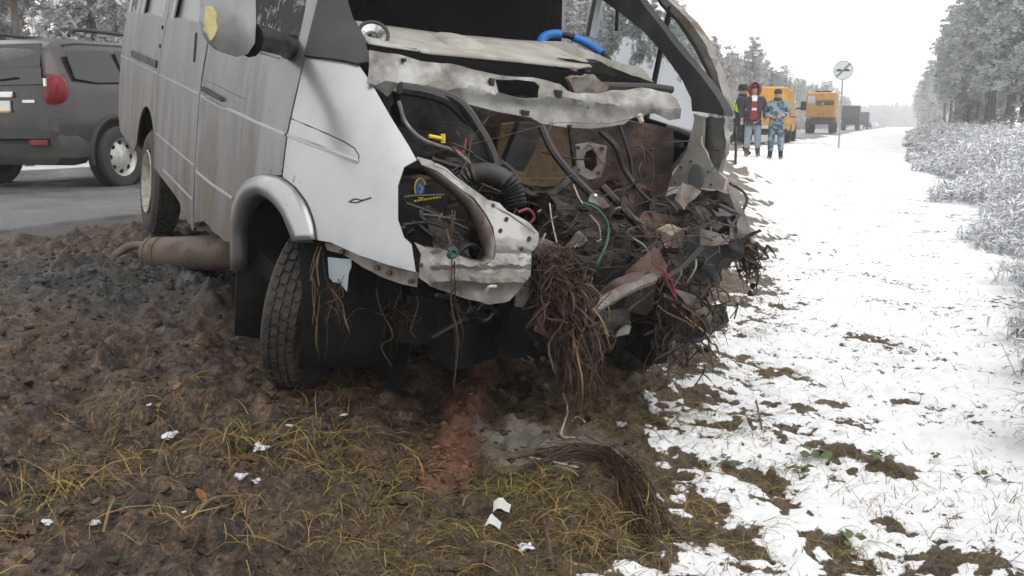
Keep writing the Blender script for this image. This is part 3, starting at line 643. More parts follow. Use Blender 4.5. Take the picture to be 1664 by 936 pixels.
# ---- cowl panel: rusty white metal with a slot, beaten in on the driver's side
cowl = [(602, 84), (658, 92), (744, 108), (797, 118), (870, 129), (911, 138), (925, 150), (940, 153), (969, 153), (993, 146), (1042, 143), (1087, 149), (1100, 160), (1108, 176), (1105, 192), (1087, 195), (1063, 184), (1042, 184), (1026, 190), (1013, 200), (993, 204), (960, 208), (919, 206), (879, 200), (862, 190), (805, 180), (752, 166), (695, 146), (654, 139), (640, 149), (631, 157), (613, 141), (600, 134)]
def cowlf(a, b):
    z = onx(a, b, .3)[2]; yy = onx(a, b, .3)[1]
    x = .27 + .32 * (1.37 - z) + .035 * math.sin((a - 600) / 60.) * max(0, (a - 880) / 200) + .03 * math.exp(-((b - 140 - .09 * (a - 700)) / 14)**2)
    return onx(a, b, x)
cw = sheet('cowl_panel', cowl, cowlf, M['white_rust'], van, holes=[[(807, 128), (842, 129), (868, 135), (876, 142), (875, 159), (846, 157), (809, 149)], [(929, 160), (945, 164), (956, 172), (957, 178), (932, 171)]], step=8, thick=.005, crumple=.010, seed=8, sharp=.6)
cw['label'] = 'rust-stained white cowl panel with a slot, crumpled at one end'
MB().tube([cowlf(a, b) for a, b in ((640, 148), (654, 139), (695, 146), (752, 166), (805, 180), (862, 190), (879, 200), (919, 206), (960, 208), (993, 204), (1013, 200), (1026, 190))], .006, 6).build('cowl_flange', M['white_rust'], cw, smooth=True)
for a, b, w, h in ((797, 133, .02, .03), (905, 152, .03, .03), (655, 97, .015, .012), (852, 183, .03, .02)):
    MB().box(cowlf(a, b) + np.array([.008, 0, 0]), (.02, w, h)).build('clip', M['oily'], cw, bevel=.003)
MB().tube([onx(1038, 186, .42), onx(1043, 199, .44)], [.012, .010], 10).build('wire_plug', M['cream'], van, smooth=True)
# ---- driver's side: bent windscreen pillar, door frame, frosted glass, hinge pillar, door lining
sheet('windscreen_pillar', [(960, -60), (983, 0), (1015, 23), (1050, 50), (1085, 88), (1115, 131), (1129, 161), (1131, 182), (1185, 187), (1184, 179), (1169, 154), (1146, 123), (1115, 88), (1085, 50), (1054, 11), (1010, -50)], lambda a, b: ony(a, b, .86) , M['trim'], van, step=12, thick=.05, crumple=.003, seed=9)
dl = link(bpy.data.objects.new('left_door', None), van)
fr_o = [(1060, -70), (1092, 0), (1127, 35), (1154, 77), (1171, 119), (1182, 160), (1184, 188)]; fr_i = [(1174, 188), (1168, 150), (1153, 112), (1134, 74), (1108, 34), (1078, 4), (1045, -60)]
sheet('door_frame', fr_o + fr_i, Y_(.97), M['grey_rust'], dl, step=9, thick=.05, crumple=.006, seed=10)
MB().tube([ony(a, b, .95) for a, b in ((1166, 152), (1150, 113), (1131, 76), (1105, 37), (1076, 7), (1045, -55))], .011, 8).build('door_seal', M['black_plastic'], dl, smooth=True)
MB().tube([ony(1090, 10, .95), ony(1076, 70, .95), ony(1064, 128, .95), ony(1050, 195, .95)], .014, 8).build('window_divider', M['black_plastic'], dl, smooth=True)
sheet('door_window', [(975, -60), (1045, -56), (1078, 6), (1108, 36), (1134, 76), (1153, 114), (1167, 152), (1150, 190), (1128, 212), (1088, 204), (990, 170), (965, 90)], Y_(.975), M['frostglass'], dl, step=40, thick=0)
MB().tube([ony(960, 60, .97), ony(972, 0, .97), ony(990, -80, .97)], .035, 8).build('door_pillar', M['paint_silver'], dl, smooth=True)
MB().tube([ony(1002, 50, .95), ony(1006, -60, .95)], .010, 8).build('window_channel', M['black_plastic'], dl)
sheet('door_lining', [(990, 172), (1088, 203), (1126, 214), (1122, 236), (1112, 250), (1070, 303), (1000, 300)], Y_(.93), M['black_plastic'], dl, step=14, thick=.03)
MB().tube([ony(1086, 207, .91), ony(1106, 212, .91), ony(1127, 220, .91)], .016, 8).build('door_sill_trim', M['paint_silver'], dl, smooth=True)
MB().box(ony(1097, 232, .90), (.11, .03, .035)).build('inner_handle', M['trim'], dl, bevel=.008)
sheet('kick_panel', [(1068, 305), (1092, 288), (1114, 250), (1124, 215), (1131, 188), (1146, 190), (1142, 240), (1160, 272), (1181, 292), (1178, 309), (1140, 306), (1100, 303)], Y_(.84), M['dash'], van, step=9, thick=.012, crumple=.006, seed=12)
mb = MB(); mb.lathe([(.001, 0), (.05, 0), (.056, .006)], 24, 'y', ony(1129, 287, .82)); mb.build('speaker_grille', M['grille'], van, smooth=True)
for a, b in ((1106, 272), (1150, 279), (1097, 297), (1155, 300), (1122, 262)): MB().tube([ony(a, b, .835), ony(a, b, .825)], .005, 8).build('screw', M['black_plastic'], van)
sheet('hinge_pillar', [(1133, 184), (1150, 190), (1183, 188), (1184, 225), (1178, 262), (1169, 292), (1158, 276), (1148, 262), (1140, 240), (1136, 215)], lambda a, b: ony(a, b, .90 - .0012 * (a - 1133)), M['white_rust'], van, step=7, thick=.02, crumple=.018, cfreq=11, seed=13, sharp=.6)
MB().tube(crom([ony(1141, 222, .83), ony(1141, 235, .82), ony(1149, 248, .82), ony(1153, 262, .82)], 5), .0045, 6).build('wire', M['cream'], van, smooth=True)
MB().tube([ony(1195, 205, .95), ony(1196, 240, .95), ony(1195, 266, .95)], .006, 6).build('hinge_rod', M['rust'], van)
# ---- engine bay
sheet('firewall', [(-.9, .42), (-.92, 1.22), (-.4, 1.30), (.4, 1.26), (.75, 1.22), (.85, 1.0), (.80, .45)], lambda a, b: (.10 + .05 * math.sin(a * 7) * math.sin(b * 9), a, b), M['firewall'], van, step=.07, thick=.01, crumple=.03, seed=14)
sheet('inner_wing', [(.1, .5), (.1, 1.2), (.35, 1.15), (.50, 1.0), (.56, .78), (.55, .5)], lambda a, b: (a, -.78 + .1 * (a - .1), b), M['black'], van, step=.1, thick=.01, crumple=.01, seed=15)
sheet('insulation_pad', [(812, 205), (870, 200), (935, 206), (940, 260), (925, 318), (880, 326), (840, 318), (812, 280)], X_(.20), M['tan'], van, step=10, thick=.02, crumple=.03, seed=16)
sheet('bay_strut', [(842, 196), (882, 207), (846, 278), (812, 270)], X_(.34), M['black_plastic'], van, step=10, thick=.04, crumple=.01)
sheet('heater_box', [(640, 150), (700, 160), (770, 190), (806, 262), (770, 300), (700, 268), (668, 225), (640, 175)], X_(.24), M['black_plastic'], van, step=10, thick=.10, crumple=.03, seed=17)
bpl = sheet('booster_plate', [(934, 235), (958, 230), (986, 237), (984, 262), (977, 286), (955, 290), (937, 280)], X_(.33), M['grey_rust'], van, holes=[[(952, 246), (962, 241), (970, 250), (970, 268), (962, 278), (950, 272), (947, 258)]], step=7, thick=.006, crumple=.004)
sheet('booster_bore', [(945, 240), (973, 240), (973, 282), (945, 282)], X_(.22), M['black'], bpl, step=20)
for a, b in ((940, 240), (979, 242), (973, 281), (940, 276)): MB().tube([onx(a, b, .33), onx(a, b, .345)], .008, 6).build('bolt', M['oily'], bpl)
def hose(name, pts, r, m, parent=van, n=8, seg_=6): return MB().tube(crom([onx(*p) for p in pts], seg_), r, n).build(name, M[m], parent, smooth=True)
HOSES = [('wire_loom', [(648, 165, .45), (660, 200, .45), (690, 228, .5), (738, 245, .5), (763, 265, .55), (769, 280, .55)], .007, 'grey_rust'),
 ('thick_hose', [(690, 146, .35), (745, 165, .4), (782, 215, .45), (800, 250, .48), (807, 274, .5)], .019, 'rubber'), ('thick_hose', [(650, 143, .40), (690, 150, .38), (730, 165, .38), (762, 196, .4)], .022, 'rubber'),
 ('radiator_hose', [(880, 206, .4), (898, 245, .45), (928, 283, .5), (962, 317, .55)], .016, 'rubber'), ('radiator_hose', [(838, 305, .5), (870, 318, .5), (905, 310, .48), (935, 275, .4)], .016, 'rubber'),
 ('brake_pipe', [(925, 203, .36), (931, 250, .36), (937, 292, .36)], .010, 'oily'), ('bay_cable', [(975, 213, .3), (1000, 238, .35), (1013, 272, .35), (1030, 298, .4)], .013, 'rubber'),
 ('lower_hose', [(978, 303, .5), (1005, 332, .55), (1038, 368, .6), (1052, 388, .6)], .018, 'rubber'), ('bay_cable', [(700, 258, .5), (740, 270, .5), (775, 275, .55)], .012, 'rubber'), ('bay_cable', [(800, 255, .4), (830, 275, .45), (845, 300, .5)], .010, 'rubber'),
 ('green_wire', [(948, 330, .7), (972, 341, .75), (988, 368, .75), (984, 400, .78), (968, 432, .8)], .006, 'greenwire'), ('red_wire', [(1060, 428, .8), (1078, 440, .8), (1085, 460, .8), (1096, 482, .8)], .004, 'redwire'), ('red_wire', [(1070, 430, .8), (1090, 455, .8), (1099, 488, .8)], .004, 'redwire'), ('red_wire', [(735, 238, .5), (752, 248, .5), (757, 226, .45)], .004, 'redwire'), ('red_wire', [(842, 345, .75), (858, 340, .75), (868, 352, .75), (862, 362, .75)], .005, 'redwire'),
 ('white_wire', [(893, 330, .7), (897, 360, .72), (905, 395, .75)], .003, 'cream'), ('white_wire', [(932, 300, .55), (940, 320, .6), (948, 332, .68)], .003, 'cream'), ('bay_cable', [(1005, 200, .3), (1022, 250, .33), (1032, 300, .35), (1060, 330, .4)], .008, 'rubber'), ('bay_cable', [(660, 330, .65), (700, 345, .68), (760, 372, .72)], .007, 'rubber'), ('bay_cable', [(655, 365, .68), (700, 362, .7), (745, 380, .72)], .006, 'rubber'),
 ('strap', [(1186, 298, .38), (1206, 310, .38), (1214, 326, .40), (1203, 348, .42), (1188, 366, .45)], .007, 'rust'), ('lower_rod', [(925, 590, .95), (935, 583, .95), (950, 582, .95)], .008, 'rust'), ('bent_pipe', [(948, 510, .88), (985, 488, .84), (1020, 468, .8), (1060, 452, .75)], .024, 'grey_rust'), ('bay_cable', [(1085, 450, .72), (1110, 432, .70), (1140, 400, .68)], .012, 'rubber'), ('strut_rod', [(1075, 480, .8), (1120, 500, .78), (1165, 515, .75)], .012, 'oily'),
 ('bay_cable', [(1090, 545, .8), (1130, 552, .8), (1150, 535, .8), (1140, 515, .8)], .016, 'rubber'), ('bay_cable', [(905, 400, .6), (950, 420, .65), (1000, 410, .6), (1050, 420, .6)], .012, 'rubber'), ('exhaust_downpipe', [(900, 440, .45), (930, 500, .4), (960, 560, .3)], .03, 'rust')]
for nm, pts, r, m in HOSES: hose(nm, pts, r, m)
rg_ = crom([onx(*p) for p in [(752, 300, .58), (768, 284, .6), (795, 281, .63), (820, 292, .66), (834, 312, .68), (841, 336, .70)]], 8)
MB().tube(rg_, [.034 + (.006 if i % 2 else -.001) if i < 10 or i > 24 else .036 for i in range(len(rg_))], 14).build('air_intake_hose', M['rubber'], van, smooth=True)
MB().lathe([(.002, 0), (.012, .004), (.012, .02), (.002, .024)], 10, 'x', onx(963, 318, .55)).build('ball_joint', M['speaker'], van, smooth=True)
dp = link(bpy.data.objects.new('dipstick', None), van)
MB().tube([onx(697, 221, .5), onx(718, 225, .5)], .007, 8).build('stem', M['yellow'], dp, smooth=True); MB().tube([onx(720, 218, .5), onx(720, 232, .5)], .009, 8).build('grip', M['yellow'], dp, smooth=True)
# engine lumps: block, head, gearbox, radiator remains; cast and oily
def lump(name, c, d, m, seed, amp=.03, parent=van):
    bm = bmesh.new(); bmesh.ops.create_cube(bm, size=1); bmesh.ops.subdivide_edges(bm, edges=bm.edges, cuts=5, use_grid_fill=True)
    V = np.array([v.co for v in bm.verts]) * np.array(d) + np.array(c)
    for a in range(3): V[:, a] += amp * fbm(V[:, (a + 1) % 3] * 14 + 3, V[:, (a + 2) % 3] * 14, 3, seed + a)
    for v, q in zip(bm.verts, V): v.co = q
    me = bpy.data.meshes.new(name); bm.to_mesh(me); bm.free(); me.materials.append(M[m]); return link(bpy.data.objects.new(name, me), parent)
lump('engine_block', (.38, .05, .62), (.5, .42, .42), 'oily', 1, .05); lump('cylinder_head', (.40, .02, .88), (.46, .26, .14), 'oily', 2, .03)
lump('gearbox', (-.2, .05, .42), (.7, .3, .3), 'oily', 3); lump('alternator', (.62, -.20, .72), (.16, .16, .16), 'grey_rust', 4, .02)
lump('starter_motor', (.52, .30, .60), (.3, .16, .16), 'rust', 5, .03); lump('front_axle_beam', (.0, 0, .30), (.16, 1.5, .10), 'rust', 6, .015)
lump('steering_box', (.52, .58, .62), (.2, .18, .24), 'oily', 7, .04); lump('fan_shroud', (.70, -.05, .55), (.06, .5, .34), 'black', 8, .03)
lump('lower_crossmember', (.52, -.15, .44), (.12, 1.0, .12), 'black', 9, .03); lump('chassis_leg', (.25, -.45, .42), (.9, .1, .16), 'black', 10, .02); lump('chassis_leg', (.25, .45, .40), (.9, .1, .16), 'black', 11, .03)
bat = lump('battery', (.42, -.60, .83), (.24, .20, .26), 'black_plastic', 12, .004); bat['label'] = 'black battery with a round blue and yellow emblem'
# emblem and hazard dashes printed on the battery face
bx = .545
sheet('emblem_disc', [(683 + 7 * math.cos(t), 306 + 13 * math.sin(t)) for t in np.linspace(0, 6.28, 20)[:-1]], X_(bx), M['blue'], bat, step=6, thick=.001)
MB().tube([onx(683 + 9 * math.cos(t), 306 + 16 * math.sin(t), bx + .001) for t in np.linspace(.7, 5.9, 22)], .0035, 5).build('emblem_ring', M['yellow'], bat)
MB().tube([onx(681, 300, bx + .004), onx(687, 305, bx + .004)], .003, 5).tube([onx(687, 305, bx + .004), onx(683, 314, bx + .004)], .003, 5).build('emblem_mark', M['yellow'], bat)
mb = MB()
for k in range(9): a, b = 673 + k * 5, 327 - k * .8; mb.tube([onx(a, b, bx + .004), onx(a + 3.2, b - .6, bx + .004)], .0038, 5)
mb.build('hazard_dashes', M['yellow'], bat)
# ---- headlamp surround and front crossmember, white, creased and rusty
fp_out = [(677, 252), (700, 259), (724, 271), (755, 295), (793, 324), (813, 327), (827, 340), (848, 351), (862, 360), (877, 378), (875, 397), (865, 407), (863, 430), (862, 449), (850, 464), (838, 478), (825, 490), (796, 499), (778, 493), (727, 476), (698, 466), (678, 450), (683, 412), (672, 392)]
fp_mid = [(690, 399), (727, 409), (767, 424), (790, 428), (803, 420), (806, 396), (800, 368), (788, 345), (768, 320), (738, 296), (708, 276), (684, 264)]
fp_in = [(690, 398), (727, 405), (765, 418), (780, 420), (786, 411), (783, 395), (776, 377), (768, 358), (752, 330), (726, 305), (702, 287), (682, 268)]
fp = fp_out + fp_mid
def fpf(a, b):
    p = onbody(a, b, -.012); d = vray(a, b)
    k = .030 * math.exp(-((b - 455 - .0 * a) / 9)**2) + .02 * math.exp(-((b - 398) / 7)**2) + .018 * math.exp(-((b - 428) / 6)**2) if a > 700 else .01
    return p - d / np.linalg.norm(d) * k
fpn = sheet('headlamp_panel', fp, fpf, M['white_rust'], van, step=7, thick=.005, crumple=.010, cfreq=8, seed=19, sharp=.5)
fpn['label'] = 'creased white headlamp surround streaked with mud and rust'
n_ = len(fp_mid); V = [fpf(*p) - np.array([.004, 0, 0]) for p in fp_mid] + [onbody((p[0] + q[0]) / 2, (p[1] + q[1]) / 2, -.012) + vray((p[0] + q[0]) / 2, (p[1] + q[1]) / 2) * .05 for p, q in zip(fp_mid, fp_in)] + [onbody(*p, -.012) + vray(*p) * .12 for p in fp_in]
o = mesh('lamp_flange', V, [(r_ * n_ + i, r_ * n_ + i + 1, (r_ + 1) * n_ + i + 1, (r_ + 1) * n_ + i) for r_ in range(2) for i in range(n_ - 1)], M['grey_rust'], fpn); o.modifiers.new('t', 'SOLIDIFY').thickness = .004  # darker grey than the panel, painting in the recess's shade
MB().tube([fpf(a, b) for a, b in ((677, 254), (724, 273), (755, 297), (795, 328), (830, 345), (872, 376))], .005, 6).build('panel_flange', M['white_rust'], fpn, smooth=True)
for a, b in ((803, 330), (825, 352), (862, 384), (815, 371), (683, 430), (850, 402)): MB().tube([fpf(a, b), fpf(a, b) + np.array([.010, -.006, 0])], .007, 8).build('bolt', M['rust'], fpn)
MB().tube(crom([fpf(790, 472) + np.array([.02, -.01, 0]), fpf(794, 462) + np.array([.03, -.01, 0]), fpf(802, 463) + np.array([.02, 0, 0])], 4), .005, 6).build('tow_hook', M['cream'], fpn)
for a, b, x in ((752, 497, .80), (788, 507, .82)):
    MB().tube([onx(a, b, x) + np.array([0, .03 * math.cos(t), .03 * math.sin(t)]) for t in np.linspace(0, 6.28, 17)], .007, 6, caps=False).build('spring_eye', M['oily'], van, smooth=True)
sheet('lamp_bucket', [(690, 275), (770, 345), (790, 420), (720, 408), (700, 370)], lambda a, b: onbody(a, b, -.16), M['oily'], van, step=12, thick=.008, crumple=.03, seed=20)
MB().lathe([(.045, -.05), (.05, 0), (.042, .012), (.03, 0)], 18, 'x', onbody(768, 400, -.10)).build('fog_lamp', M['black_plastic'], van, smooth=True)
# under the fender: bracket, torn plastic, liner, flap
sheet('bumper_bracket', [(520, 393), (545, 396), (583, 413), (630, 430), (676, 443), (673, 468), (650, 464), (620, 452), (580, 433), (548, 412), (524, 405)], S_(-.025), M['grey_rust'], van, step=8, thick=.005, crumple=.006, seed=21)
for a, b in ((551, 409), (609, 435), (629, 444), (665, 458)): MB().tube([onbody(a, b, -.022), onbody(a, b, -.008)], .009, 8).build('bracket_bolt', M['rust'], van)
sheet('torn_plastic', [(515, 418), (535, 420), (556, 421), (555, 436), (551, 444), (548, 476), (540, 466), (532, 461), (524, 460), (517, 452)], S_(-.05), M['bluegrey'], van, step=8, thick=.003, crumple=.004, seed=22)
V = []; F = []
for i in range(19):
    q = math.radians(-12 + 215 * i / 18)
    for j, y in enumerate((-.975, -.80, -.60)): V.append((.05 + .45 * math.cos(q), y, .37 + .45 * math.sin(q)))
    if i: F += [((i - 1) * 3 + j, (i - 1) * 3 + j + 1, i * 3 + j + 1, i * 3 + j) for j in range(2)]
o = mesh('arch_liner', V, F, M['black'], van); o.modifiers.new('t', 'SOLIDIFY').thickness = .006
sheet('arch_wall', arc(.05, .37, .47, -30, 210, 18, .45), lambda a, b: (a, -.57, b), M['black'], van, step=.1)
sheet('mud_flap', [(-1.0, .12), (-1.0, .62), (-.70, .62), (-.70, .10)], lambda a, b: (-.40 + .05 * (.6 - b), a, b), M['black_plastic'], van, step=.08, thick=.012, crumple=.008)
sheet('splash_shield', [(500, 404), (525, 404), (560, 430), (600, 470), (606, 500), (585, 520), (560, 500), (525, 470)], lambda a, b: onx(a, b, .36), M['black'], van, step=12, thick=.008, crumple=.03, seed=23)
# ---- smashed driver's corner: scraps of wing, beam, lamp and bumper
SCR = [('beam_plate', [(1020, 442), (1040, 420), (1058, 398), (1072, 402), (1086, 425), (1075, 448), (1035, 462)], .74, 'pinkrust', .02, .02), ('beam_plate', [(985, 470), (1020, 442), (1050, 438), (1030, 462), (985, 492), (955, 508)], .80, 'pinkrust', .02, .02), ('dark_plate', [(965, 511), (1020, 502), (1026, 530), (986, 546), (974, 538)], .84, 'oily', .012, .012), ('plate_edge', [(1004, 538), (1016, 528), (1024, 530), (1020, 542), (1000, 547)], .85, 'white_rust', .01, .01),
 ('bent_bracket', [(868, 535), (878, 506), (898, 499), (926, 506), (915, 535), (905, 553)], .95, 'pinkrust', .02, .02), ('bracket_box', [(1064, 372), (1086, 361), (1112, 373), (1092, 384)], .62, 'cream', .01, .02), ('bracket_box', [(1092, 384), (1112, 373), (1111, 402), (1092, 402)], .63, 'pinkrust', .01, .02), ('bracket_box', [(1064, 373), (1091, 385), (1090, 402), (1066, 391)], .64, 'pinkrust', .01, .02), ('lamp_scrap', [(1138, 372), (1165, 380), (1184, 397), (1140, 398)], .66, 'grey_rust', .012, .008),
 ('wing_scrap', [(1085, 402), (1120, 392), (1160, 398), (1197, 394), (1190, 428), (1166, 462), (1150, 482), (1130, 470), (1110, 462), (1095, 430)], .58, 'black_plastic', .05, .012), ('wing_scrap', [(1060, 312), (1110, 308), (1188, 311), (1206, 330), (1190, 352), (1120, 356), (1062, 345)], .32, 'oily', .03, .012), ('wing_scrap', [(1062, 346), (1120, 357), (1192, 352), (1202, 378), (1150, 395), (1100, 385), (1064, 375)], .40, 'black_plastic', .05, .012), ('torn_strip', [(1188, 300), (1200, 318), (1212, 345), (1206, 392), (1192, 412), (1190, 370), (1196, 340)], .42, 'grey_rust', .03, .006), ('torn_strip', [(1190, 355), (1212, 370), (1206, 395), (1188, 400)], .45, 'white_rust', .04, .006),
 ('bumper_scrap', [(1100, 480), (1140, 490), (1175, 508), (1182, 528), (1165, 542), (1130, 552), (1105, 540), (1120, 515)], .74, 'oily', .04, .012), ('bumper_scrap', [(1096, 470), (1130, 478), (1148, 512), (1138, 520), (1118, 500)], .78, 'grey_rust', .012, .01), ('bumper_scrap', [(1126, 506), (1150, 500), (1160, 515), (1150, 535), (1128, 530)], .79, 'grey_rust', .01, .014), ('pale_duct', [(928, 478), (950, 470), (976, 472), (985, 488), (950, 500), (935, 494)], .72, 'white_rust', .02, .02), ('pink_scrap', [(980, 468), (1000, 455), (1018, 470), (990, 482)], .74, 'pinkrust', .02, .008), ('cream_label', [(900, 418), (908, 410), (917, 424), (905, 430)], .78, 'cream', .004, .003),
 ('radiator_scrap', [(880, 420), (960, 425), (1010, 440), (960, 470), (900, 470)], .62, 'black', .05, .02), ('radiator_scrap', [(990, 395), (1060, 390), (1070, 420), (1030, 440), (990, 425)], .58, 'oily', .05, .02), ('skid_plate', [(660, 480), (760, 500), (860, 500), (880, 560), (800, 590), (700, 570)], .55, 'black', .03, .02), ('lower_scrap', [(1060, 450), (1090, 460), (1100, 520), (1080, 545), (1058, 520)], .62, 'black', .04, .02), ('lower_scrap', [(880, 560), (960, 555), (985, 580), (930, 600), (885, 590)], .70, 'black', .04, .02), ('panel_corner', [(838, 478), (862, 452), (868, 470), (850, 500), (836, 498)], .90, 'grey_rust', .012, .005), ('tan_scrap', [(1040, 352), (1075, 345), (1100, 352), (1080, 368), (1050, 372)], .45, 'tan', .02, .02), ('grey_sliver', [(1150, 330), (1178, 338), (1196, 348), (1170, 350)], .42, 'white_rust', .02, .004), ('wing_scrap', [(1100, 400), (1150, 380), (1170, 350), (1150, 340), (1110, 365)], .50, 'oily', .04, .01)]
for k, (nm, pts, x, m, cr, th) in enumerate(SCR): sheet(nm, pts, X_(x), M[m], van, step=5, thick=min(th, .008), crumple=cr * 1.2, cfreq=8, seed=30 + k, sharp=.7)
for i in range(46):          # small crumpled scraps filling the smashed corner and the bay
    a, b = random.uniform(875, 1190), random.uniform(325, 540); k_ = random.uniform(9, 26); x = random.uniform(.42, .74); q0 = random.uniform(0, 6.28); nq = random.randrange(4, 7)
    if b > 470 and a < 990: continue
    sheet('torn_scrap', [(a + k_ * random.uniform(.5, 1.2) * math.cos(q0 + 6.283 * j / nq), b + k_ * random.uniform(.35, 1.0) * math.sin(q0 + 6.283 * j / nq)) for j in range(nq)], X_(x), M[random.choice(['oily', 'oily', 'oily', 'rust', 'rust', 'firewall', 'grey_rust', 'black_plastic', 'black_plastic'])], van, step=4.5, thick=random.choice([.003, .005]), crumple=.055, cfreq=9, seed=200 + i, sharp=.7)
mb = MB()
for i in range(60):          # ends of wires, shards and splinters sticking out of the tangle
    a, b = random.uniform(860, 1190), random.uniform(340, 540); x = random.uniform(.55, .85); p = onx(a, b, x)
    q = p + np.array([random.uniform(0, .06), random.uniform(-.07, .07), random.uniform(-.09, .05)]); mb.tube(crom([p, (p + q) / 2 + np.array([.02, 0, .015]), q], 3), random.choice([.002, .003, .004]), 5)
tag(mb.build('wire_ends', M['grey_rust'], van), kind='stuff')
lump('fuse_box', (.30, -.56, 1.06), (.10, .16, .14), 'black_plastic', 31, .02); lump('brake_reservoir', (.34, -.40, 1.00), (.10, .12, .10), 'oily', 32, .02); lump('relay_bracket', (.36, -.50, .93), (.08, .26, .06), 'rust', 33, .03); lump('heater_pipe_block', (.24, .30, .86), (.10, .22, .14), 'rust', 34, .04); lump('pedal_box', (.20, .52, .82), (.12, .20, .28), 'firewall', 35, .05)
mb = MB()
for i in range(110):         # thin wires spilling out of the bay
    a, b = random.uniform(650, 1180), random.uniform(210, 520); x = random.uniform(.32, .72); p = onx(a, b, x); P_ = [p]
    for t in range(3): P_.append(P_[-1] + np.array([random.uniform(-.02, .03), random.gauss(0, .05), random.gauss(-.025, .04)]))
    if VO[0] > 0 and phi(P_[0]) < 0: mb.tube(crom(P_, 4), random.choice([.0015, .002, .003]), 4)
tag(mb.build('loose_wiring', M['rubber'], van), kind='stuff')
mb = MB()
for i in range(70):
    a, b = random.uniform(650, 1190), random.uniform(330, 560); x = random.uniform(.40, .75); p = onx(a, b, x)
    P_ = [p + np.array([random.uniform(-.03, .05), random.uniform(-.12, .12) * t, random.uniform(-.08, .08) * t]) for t in (0, .5, 1)]; mb.tube(crom(P_, 4), random.choice([.004, .006, .008]), 6)
tag(mb.build('tangled_cables', M['rubber'], van), kind='stuff')
# ---- wheels
def wheel(name, c, steer=0, camber=0, hub='rim', label=None):
    e = link(bpy.data.objects.new(name, None), van); e.location = c; e.rotation_euler = (camber, 0, steer)
    if label: e['label'] = label
    prof = [(.205, -.075), (.25, -.088), (.30, -.085), (.322, -.072), (.334, -.058), (.334, .058), (.322, .072), (.30, .085), (.25, .088), (.205, .075)]
    MB().lathe(prof, 48, 'y').build('tyre', M['tyre'], e, smooth=True)
    mb = MB(); nb = 44
    for k in range(nb):
        q0 = 2 * math.pi * k / nb
        for (y0, y1, ph) in ((-.063, -.035, 0), (-.030, -.003, .5), (.003, .030, 0), (.035, .063, .5)):
            q = q0 + ph * 2 * math.pi / nb; w = 2 * math.pi / nb * .38; rr_ = .344
            V = [(r_ * math.cos(q + dq), y, r_ * math.sin(q + dq)) for r_ in (.328, rr_) for dq, y in ((-w, y0), (w, y0 + .004), (w, y1), (-w, y1 - .004))]
            mb.add(V, [(4, 5, 6, 7), (0, 1, 5, 4), (1, 2, 6, 5), (2, 3, 7, 6), (3, 0, 4, 7)])
    tag(mb.build('tread_block', M['tyre'], e), kind='stuff')
    MB().lathe([(.208, -.088), (.200, -.092), (.190, -.075), (.180, -.03), (.13, -.02), (.10, -.045), (.05, -.06), (.001, -.06)], 40, 'y').build('rim', M[hub], e, smooth=True)
    MB().lathe([(.208, .088), (.190, .08), (.18, .02), (.14, .03), (.001, .035)], 32, 'y').build('brake_drum', M['oily'], e, smooth=True)
    return e
wheel('front_wheel', (0.05, -.80, .385), math.radians(-37), math.radians(-3), label='front wheel turned hard over with a muddy tread')
wheel('front_wheel', (0, .84, .33), math.radians(-30), 0)
wheel('rear_wheel', (-2.92, -.93, .345)); wheel('rear_wheel', (-2.92, .90, .345))
lump('rear_axle', (-2.92, 0, .36), (.16, 1.7, .14), 'rust', 13, .01)
# ---- muffler torn loose under the sill, its tail pipe sticking out
mf = link(bpy.data.objects.new('muffler', None), van)
def gp(px, py, depth): d = ray(px, py); return tolocal(CAM + d * depth)
a_, b_ = gp(376, 410, 5.02), gp(245, 414, 5.25); dn = (b_ - a_) / np.linalg.norm(b_ - a_); 
mb = MB().tube([a_ - dn * .10, a_ - dn * .09, a_, b_ - dn * .02, b_ - dn * .01, b_], [.08, .095, .097, .097, .094, .06], 28); mb.build('muffler_can', M['muffler'], mf, smooth=True)
MB().tube([b_ - dn * .10, b_ - dn * .085], .101, 28).build('muffler_band', M['muffler'], mf, smooth=True)
MB().tube([b_ - dn * .03, b_ - dn * .008], .100, 28).build('muffler_band', M['muffler'], mf, smooth=True)
MB().tube(crom([b_ - dn * .05, gp(235, 400, 5.27), gp(212, 400, 5.30), gp(192, 412, 5.28), gp(172, 432, 5.22)], 5), .024, 14).build('tail_pipe', M['muffler'], mf, smooth=True)
# ================================================================ other vehicles
def cwheel(parent, c, r, w, rimm, side):
    e = link(bpy.data.objects.new('wheel', None), parent); e.location = c
    k = -1 if side < 0 else 1
    MB().lathe([(r * .62, -w * .45), (r * .8, -w / 2), (r * .95, -w * .46), (r, -w * .36), (r, w * .36), (r * .95, w * .46), (r * .8, w / 2), (r * .62, w * .45)], 36, 'y').build('tyre', M['cartyre'], e, smooth=True)
    rm = MB().lathe([(r * .63, k * w * .46), (r * .58, k * w * .40), (r * .52, k * w * .22), (r * .40, k * w * .30), (r * .22, k * w * .40), (r * .12, k * w * .44), (.001, k * w * .44)], 32, 'y').build('rim', M[rimm], e, smooth=True)
    for q in range(8):
        a = q * math.pi / 4; x, z = r * .46 * math.cos(a), r * .46 * math.sin(a)
        MB().tube([(x, k * w * .20, z), (x, k * w * .30, z)], r * .075, 8).build('vent_hole', M['black'], rm)
    return e
M['cartyre'] = mat('car_tyre', (.018, .018, .019), rough=.75, dirt=(.06, .055, .05), dirtamt=.5, dscale=8)
M['steel_rim'] = mat('silver_rim', (.42, .42, .41), rough=.35, metal=.6, dirt=(.12, .11, .1), dirtamt=.5, dscale=9)
M['suv'] = mat('brown_grey_metallic', (.026, .022, .024), rough=.2, metal=.35, dirt=(.05, .044, .043), dirtamt=.4, dscale=2.5, edge=(.45, .7), var=.05, coat=.4)
